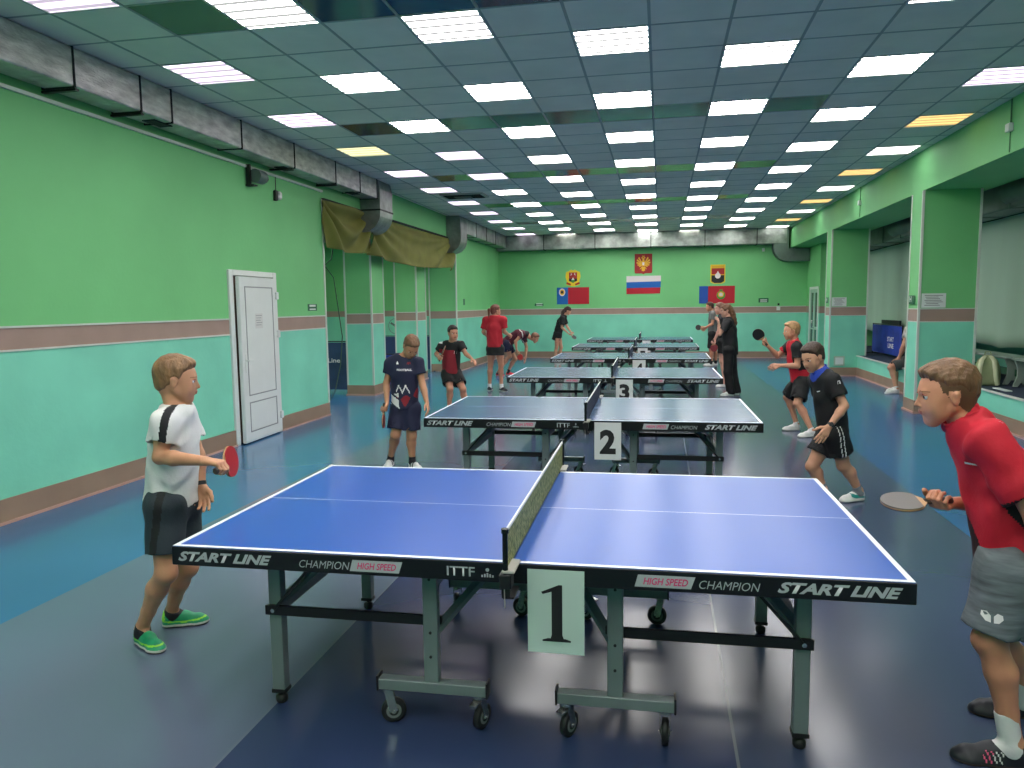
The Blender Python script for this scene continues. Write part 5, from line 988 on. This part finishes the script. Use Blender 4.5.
# boy in the white shirt by the long wall
f = figure('white', 'boy in white shirt with black shoulder stripe, dark shorts and green shoes', hh=.222, skin_rgb=(195, 140, 106), hair_rgb=(128, 94, 62), h=.0068, hf_=.0045, hd_=.0038,
    shirt=dict(mats=[C_WHITE, C_BLACK], fn=lambda p, a, b, c, J: np.where((np.abs(b-.005) < .017) & (np.abs(a) > .062) & (c > .62) & (np.einsum('ij,j->i', p-J['N'], nrm(J['N']-J['P'])) > -.30), 1, 0)),
    shorts=dict(mats=[C_TEALBLK, C_BLACK], len=.70, r=1.05, hem_r=.088, fn=lambda p, a, b, J: ((np.abs(a) > .09) & (np.abs(b+.0) < .018)).astype(int)),
    shoe=dict(mats=[S_GREEN, M_SOLE, S_LIME, S_BROWN], lace=S_TEAL, fn=lambda a, b, c, i: np.where((c < .008), 3, np.where(c < .02, 1, np.where((np.abs(c-.032-.05*(a-.5)**2) < .004) | (a < .10) & (c > .05), 2, 0)))),
    sock=(C_SOCKB, .02), hands=dict(r=dict(mode='grip', s=(-.17, .97, .05), d=(.94, .1, -.12)), l=dict(mode='relax')), sleeve=.56, hem=.012, neck_r=.044, fold=.0052)
w, d, s_, nn = f['rk']['r']
R1 = racket('red racket held over the near corner of the bright blue table', tuple(w+d*.068+nn*.026), (-.17, .97, .05), (.98, .17, .12), RUB_R, RUB_K)
wb = MB(); c = f['P']['Wl']*.94+f['P']['El']*.06-f['org']; ad = nrm(f['P']['Wl']-f['P']['El']); wb.tube([tuple(c-ad*.01), tuple(c+ad*.01)], .0275, 18); wb.build('wristband', M_BLACK, f['root'])

# boy in the red shirt at the other end of the bright blue table
f = figure('boyfg', 'boy in red shirt and grey shorts leaning towards the bright blue table', hh=.228, skin_rgb=(197, 135, 104), hair='short', fade=True, hair_rgb=(112, 80, 52), h=.008, hf_=.0042, hd_=.0038, sc_=1.06, body_w=1.0,
    shirt=dict(mats=[C_RED, C_BROWNBLK, C_BLACK], fn=lambda p, a, b, c, J: np.where((b > .055+.10*(c-.35)**2) & (c < .42-.25*(b < .09)) & (np.abs(a) < .16), 1, np.where((((p-J['Sl'])@nrm(J['El']-J['Sl'])) > np.linalg.norm(J['El']-J['Sl'])*.83) & (np.linalg.norm(np.cross(p-J['Sl'], nrm(J['El']-J['Sl'])), axis=1) < .082), 2, 0))),
    shorts=dict(mats=[C_HEATHER], len=.86, r=1.12, hem_r=.086), shoe=dict(mats=[S_BLACK, S_BROWN, C_PINKP, S_WHITE], lace=S_BLACK, fn=lambda a, b, c, i: np.where(c < .014, 1, np.where((np.abs(((a*.26-c*.45)*60) % 1-.5) < .17) & (a > .36) & (a < .62) & (c > .02) & (c < .06) & (np.abs(b) > .02), np.where(a < .50, 3, 2), 0))),
    sock=(C_SOCKW, .12), hands=dict(r=dict(mode='grip', d=(-.72, -.69, .0), s=(-.69, .72, .05)), l=dict(mode='relax')), sleeve=.88, hem=-.07, collar=C_RED, neck_r=.047, ease=1.15, fold=.0050)
w, d, s_, nn = f['rk']['r']
racket('worn black racket held flat at the open end of the bright blue table', tuple(w+d*.066+nn*.024+A_((-.012, 0, -.005))), (-.98, -.10, -.05), (-.06, -.20, .97), RUB_G, RUB_K)
o = shape('shirt_logo', [[(0, 0), (.05, 0), (.05, .008), (0, .008)]], C_WPRINT, f['root'], Matrix.Identity(4))
def place(o, f, target, centre, direction, up, sc=1.):
    d = Vector(nrm(direction)); u = Vector(nrm(up)); u = (u-d*u.dot(d)).normalized(); x = d.cross(u)*1.0; c = Vector(A_(centre)-f['org'])
    for v in o.data.vertices: v.co = c+x*v.co.x*sc+u*v.co.y*sc-d*.3
    o.data.update(); decal(o, target, d)
def printed(f, target, polys, m, centre, direction, up, name='shirt_logo', sc=1.):
    o = shape(name, polys, m, target, Matrix.Identity(4)); place(o, f, target, centre, direction, up, sc); return o
bpy.data.objects.remove(o)
J = f['P']
printed(f, f['shirt'], [[(0, 0), (.045, 0), (.045, .008), (0, .008)]], C_WPRINT, J['C']+f['spine']*.10-f['lat']*.03, A_((.75, .65, .1)), (0, 0, 1))
wing = [[(.004, 0), (.018, .002), (.030, .016), (.028, .030), (.014, .034), (.004, .022)], [(-.004, 0), (-.004, .022), (-.014, .034), (-.028, .030), (-.030, .016), (-.018, .002)]]
kn = J['Hl']*.42+J['Kl']*.58; printed(f, f['shorts'], wing, C_WPRINT, kn+(-.045, 0, 0), (.1, 1, .1), (0, 0, 1), 'shorts_logo', 1.05)
bk = J['Sl']*.9+J['N']*.1
for k in range(3): printed(f, f['shirt'], [[(0, 0), (.018, 0), (.022, .03), (.004, .03)]], C_WPRINT, bk+A_((.01+.026*k, .0, .03-.008*k)), (-.2, .75, -.75), (.2, .3, 1), 'shirt_print')
for q in 'l':
    printed(f, f['body'], [], C_WPRINT, J['Al'], (0, 1, 0), (0, 0, 1)) if False else None

# boy in navy with a football shirt
f = figure('navy', 'boy in navy football shirt with red and white print, looking down', hh=.222, skin_rgb=(194, 138, 104), hair_rgb=(106, 74, 48), h=.010, hf_=.0055, hd_=.005,
    shirt=dict(mats=[C_NAVY, C_DRED, C_WPRINT], fn=lambda p, a, b, c, J: np.where((b > 0) & (a < -.035) & (c < .30+.5*(a+.10)) & (c > -.12) & (np.sin(c*30+a*40) > -.75), 2, np.where((b > .02) & (np.abs(c-.16-1.2*np.abs(a-.02)) < .05+.06*np.sin(a*50)) & (a > -.06), 1, np.where((b > .02) & (np.abs(c-.34-.8*np.abs(((a+.03)*14) % 1-.5)*.35) < .025) & (np.abs(a-.01) < .07), 2, 0)))),
    shorts=dict(mats=[C_NAVY], len=.80, r=1.12, hem_r=.092), shoe=dict(mats=[S_WHITE, M_SOLE, S_BLACK], fn=lambda a, b, c, i: np.where((c > .02) & (a < .55) & (np.abs(((a*5) % 1)-.5) < .2), 2, i)), sock=(C_SOCKB, .04),
    hands=dict(r=dict(mode='grip', s=(.05, -.35, -.95), d=(.10, -.75, -.65)), l=dict(mode='relax')), sleeve=.55, hem=0)
J = f['P']; w, d, s_, nn = f['rk']['r']; racket('racket hanging edge-on from the hand of the boy in navy', tuple(w+d*.066+nn*.022), (.03, -.25, -.97), (.98, .18, .0), mat('rubber_brown_red', (150, 66, 56), .5), RUB_K)
o = text_obj('shirt_lettering', 'FOOTBALL', C_WPRINT, f['shirt'], Matrix.Identity(4), .022, .155, bold=.04)
for v in o.data.vertices: v.co.x -= .07
place(o, f, f['shirt'], J['C']+f['spine']*.03+f['fwd']*.1+f['lat']*.01, -f['fwd'], f['spine'])
printed(f, f['shirt'], [[(-.012, 0), (.012, 0), (.012, .012), (0, .034), (-.012, .012)]], C_WPRINT, J['C']+f['spine']*.10-f['lat']*.055+f['fwd']*.1, -f['fwd'], f['spine'])
printed(f, f['shirt'], [[(-.022, 0), (-.01, .012), (0, 0), (.01, .016), (.022, .004), (.016, .03), (-.01, .028)]], C_DRED, J['C']+f['spine']*.09+f['lat']*.06+f['fwd']*.1, -f['fwd'], f['spine'])

# boy in red and black beyond the number 2 table
f = figure('redblack', 'boy in dark red shirt with black shoulders, beyond the number 2 table', hh=.220, skin_rgb=(195, 135, 108), hair_rgb=(44, 34, 30), h=.011, hf_=.0065, hd_=.006, fade=True,
    shirt=dict(mats=[C_DRED, C_BLACK, C_WPRINT], fn=lambda p, a, b, c, J: np.where((c > .98) & (a < -.055) & (a > -.12), 2, np.where((c > .80-.35*(np.abs(a) < .09)*0) | (np.abs(a) > .125), 1, 0))),
    shorts=dict(mats=[C_BLACK], len=.70, r=1.15, hem_r=.092), shoe=dict(mats=[S_WHITE, M_SOLE]), sock=(C_SOCKW, .06), hands=dict(r=dict(mode='grip', s=(.25, .1, .95)), l=dict(mode='relax')), sleeve=.62, hem=.01, collar=C_BLACK)
w, d, s_, nn = f['rk']['r']; racket('racket held upright and edge-on by the boy in dark red and black', tuple(w+d*.066+nn*.022), (.35, .15, .92), (.80, .30, -.35), mat('rubber_pale_red', (190, 90, 90), .5), RUB_K)
J = f['P']; printed(f, f['shirt'], [[(-.02, -.02), (.02, -.016), (.024, .016), (-.012, .022)]], C_WPRINT, J['C']+f['lat']*.09+f['fwd']*.1+f['spine']*.03, -f['fwd'], f['spine'])

# woman in the red shirt seen from behind
f = figure('redwoman', 'woman in loose red shirt and black skirt, seen from behind', hh=.225, sc_=1.08, skin_rgb=(194, 137, 111), hair='tail', hair_rgb=(110, 60, 48), h=.012, hf_=.007, hd_=.007,
    shirt=dict(mats=[C_RED if False else mat('cloth_crimson', (176, 22, 40), .75, var=.06, scale=8, bump=.15, bscale=80), C_WPRINT], fn=lambda p, a, b, c, J: ((np.abs(a) > .165) & (c < .56) & (c > .30)).astype(int)),
    shorts=dict(mats=[C_BLACK], kind='skirt', r=1.0), shoe=dict(mats=[S_BLACK, M_SOLE]), sock=(C_SOCKW, .06), sleeve=.70, hem=0, ease=1.2, hands=dict(r=dict(mode='relax'), l=dict(mode='relax')))

# man bending over with a red racket
f = figure('bend', 'player in maroon shirt with white piping bending far forward', hh=.225, sc_=1.05, skin_rgb=(195, 138, 110), hair_rgb=(112, 76, 56), h=.012, hf_=.007, hd_=.007,
    shirt=dict(mats=[C_MAROON, C_WPRINT, C_BLACK], fn=lambda p, a, b, c, J: np.where((np.abs(c-.62-.9*np.abs(a)) < .022), 1, np.where(c > .98, 2, 0))), shorts=dict(mats=[C_NAVY], len=.62, r=1.2, hem_r=.095), shoe=dict(mats=[S_RED, M_SOLE]), sock=(C_SOCKB, .07),
    hands=dict(r=dict(mode='grip', s=(.25, .0, -.97)), l=dict(mode='open')), sleeve=.45, hem=-.06)
w, d, s_, nn = f['rk']['r']; racket('red racket held low by the bending player in maroon', tuple(w+d*.060+nn*.02), (.50, .0, -.85), (-.2, -.95, -.2), mat('rubber_coral', (214, 66, 58), .5), RUB_K)
w, d, s_, nn = f['rk']['l']; b = MB()
def ball(name, c, label, r=.02):
    F = Field(); F.ball(c, r); V, Q = F.mesh(.004); V = A_(c)+(V-A_(c))/np.linalg.norm(V-A_(c), axis=1)[:, None]*r; o = mesh_obj(name, V, Q, mat('ball_white', (235, 235, 228), .4), None, tuple(c), relax=0); o.location = tuple(c); return tag(o, label, 'ball')
ball('table_tennis_ball', tuple(w+d*.10+nn*.022), 'small white ball in the fingers of the bending player in maroon')
ball('table_tennis_ball', (-2.32, 20.2, 1.40), 'tiny white ball in the air before the girl in black')

# girl in black by the far table
f = figure('girl', 'girl in long black shirt leaning towards the far tables, racket held low', hh=.220, sc_=1.0, skin_rgb=(197, 142, 116), hair='long', hair_rgb=(58, 34, 32), h=.013, hf_=.008, hd_=.008,
    shirt=dict(mats=[C_BLACK]), shorts=dict(mats=[C_BLACK], len=.25, r=1.05), shoe=dict(mats=[S_WHITE, M_SOLE]), sleeve=.75, hem=-.20, ease=1.4, hands=dict(r=dict(mode='grip', s=(.75, -.1, -.55)), l=dict(mode='relax')))
w, d, s_, nn = f['rk']['r']; racket('dark racket held low by the girl in black', tuple(w+d*.062+nn*.02), (.80, -.05, -.60), (.5, -.5, .6), RUB_K, RUB_K)

# man in grey
f = figure('man', 'man in grey shirt and black shorts standing at the far tables', hh=.230, sc_=1.12, skin_rgb=(194, 133, 104), hair='short', hair_rgb=(70, 44, 34), h=.013, hf_=.008, hd_=.008,
    shirt=dict(mats=[C_GREY]), shorts=dict(mats=[C_BLACK], len=.95, r=1.1), shoe=dict(mats=[S_WHITE, M_SOLE]), sock=(C_SOCKB, .05), sleeve=.6, hem=-.08, hands=dict(l=dict(mode='grip', s=(-.55, -.2, .3)), r=dict(mode='relax')))
w, d, s_, nn = f['rk']['l']; racket('dark racket held forward by the man in the grey shirt', tuple(w+d*.062+nn*.02), (-.85, -.1, .15), (.25, -.90, .25), RUB_K, RUB_K)

# standing woman in black and the player hidden beyond her
f = figure('woman', 'woman all in black with long wavy hair, hand raised to her chin', hh=.225, sc_=1.08, body_w=1.05, skin_rgb=(210, 158, 135), hair='long', hair_rgb=(104, 70, 46), h=.011, hf_=.0065, hd_=.006,
    shirt=dict(mats=[C_BLACK]), shorts=dict(mats=[C_BLACK], kind='trousers', r=.98), shoe=dict(mats=[S_WHITE, M_SOLE]), sleeve=.72, hem=-.12, ease=1.3, hands=dict(l=dict(mode='relax', d=(-.1, -.05, 1), s=(.2, .9, 0)), r=dict(mode='relax')))
f = figure('hidden', 'player in dark clothes mostly hidden by the long-haired woman in black', hh=.225, sc_=1.05, skin_rgb=(210, 153, 134), hair='tail', hair_rgb=(120, 84, 64), h=.013, hf_=.008, hd_=.008,
    shirt=dict(mats=[C_BLACK]), shorts=dict(mats=[C_BLACK], len=.6, r=1.1), shoe=dict(mats=[S_WHITE, M_SOLE]), sleeve=.6, hem=-.10, hands=dict(l=dict(mode='grip', s=(-.2, -.1, -.95)), r=dict(mode='relax')))
w, d, s_, nn = f['rk']['l']; racket('dark red racket hanging down beside the woman in black', tuple(w+d*.062+nn*.02), (.12, -.2, -.95), (-.35, -.92, 0), mat('rubber_dark_red', (112, 20, 34), .5), RUB_K)

# boy in the red vest with a raised black racket
f = figure('redvest', 'fair-haired boy in red and black shirt raising a black racket', hh=.222, skin_rgb=(201, 142, 113), hair_rgb=(170, 130, 88), h=.010, hf_=.0055, hd_=.005, fade=False,
    shirt=dict(mats=[C_RED, C_BLACK], fn=lambda p, a, b, c, J: np.where(((np.abs(a) > .085) & (c > .50) & (b < .12)) | ((np.abs(a) > .10) & (c > .30) & (np.abs(b) < .05)), 1, 0)),
    shorts=dict(mats=[C_BLACK], len=.85, r=1.15, hem_r=.09), shoe=dict(mats=[S_WHITE, M_SOLE]), sock=(C_SOCKW, .03), hands=dict(r=dict(mode='grip', d=(-.80, -.2, .55), s=(-.55, .1, .75)), l=dict(mode='relax', d=(-.93, -.1, -.30), s=(0, .4, .9))), sleeve=.60, hem=0, collar=C_RED)
w, d, s_, nn = f['rk']['r']; racket('black racket raised upright beside the standing woman in black', tuple(w+d*.062+nn*.02), (-.62, -.05, .78), (-.25, -.95, -.15), RUB_K, RUB_R)
J = f['P']; printed(f, f['shorts'], [[(-.02, 0), (.02, 0), (.006, .03)]], C_WPRINT, J['Hl']*.35+J['Kl']*.65, (.1, 1, .1), (0, 0, 1), 'shorts_logo')

# boy in black with a blue collar
f = figure('blackblue', 'boy in black shirt with blue collar and a wrist watch, looking down', hh=.226, skin_rgb=(197, 144, 115), hair_rgb=(58, 40, 30), h=.009, hf_=.005, hd_=.0042, fade=False, sc_=1.02,
    shirt=dict(mats=[C_BLACK, C_BLUE], fn=lambda p, a, b, c, J: np.where((np.linalg.norm(p-J['N'], axis=1) < .10) & (b > -.04), 1, 0)),
    shorts=dict(mats=[C_BLACK, C_WPRINT], len=.60, r=1.12, hem_r=.092, fn=lambda p, a, b, J: ((np.abs(np.abs(b-.02)-.014) < .0035) & (a > .08)).astype(int)), shoe=dict(mats=[S_WHITE, M_SOLE, S_TEAL], lace=S_GREY, fn=lambda a, b, c, i: np.where((c > .03) & (a < .62) & (np.abs(c-.02-.06*a) < .016), 2, i)), sock=(mat('sock_grey', (110, 116, 122), .8), .05),
    hands=dict(l=dict(mode='open', d=(-.55, -.30, -.75), s=(-.6, -.1, .3)), r=dict(mode='relax')), sleeve=.62, hem=-.01, collar=C_BLUE)
J = f['P']; wb = MB(); c = J['Wl']*.90+J['El']*.10-f['org']; ad = nrm(J['Wl']-J['El']); wb.tube([tuple(c-ad*.011), tuple(c+ad*.011)], .0275, 18); u = nrm(np.cross(ad, (1, 0, 0))); u = -u if u[1] > 0 else u; wb.tube([tuple(c+u*.024), tuple(c+u*.036)], .018, 14); wb.build('wrist_watch', M_BLACK, f['root'])
printed(f, f['shirt'], [[(0, 0), (.035, .004), (.035, .012), (0, .008)]], C_WPRINT, J['C']+f['spine']*.07+f['lat']*.03+f['fwd']*.1, -f['fwd'], f['spine'])
printed(f, f['shirt'], [[(-.012, -.014), (.014, -.01), (.012, .016), (-.010, .012)]], C_WPRINT, J['Sl']+(.0, -.02, .0), (-.5, .8, 0), (0, 0, 1), 'sleeve_logo')

# seated person on the platform edge
f = figure('seated', 'person in grey sitting on the platform edge, partly behind the nearer pillar', hh=.230, sc_=1.12, skin_rgb=(194, 138, 111), hair_rgb=(80, 62, 50), h=.012, hf_=.009, hd_=.0065,
    shirt=dict(mats=[C_PALE]), shorts=dict(mats=[clothm('cloth_dark_grey', (76, 76, 76))], len=.9, r=1.1), shoe=dict(mats=[S_WHITE, M_SOLE]), sock=(C_SOCKW, .05), sleeve=.55, hem=-.05, ease=1.4, hands=dict(l=dict(mode='relax'), r=dict(mode='relax')))
# spare racket lying on the platform edge
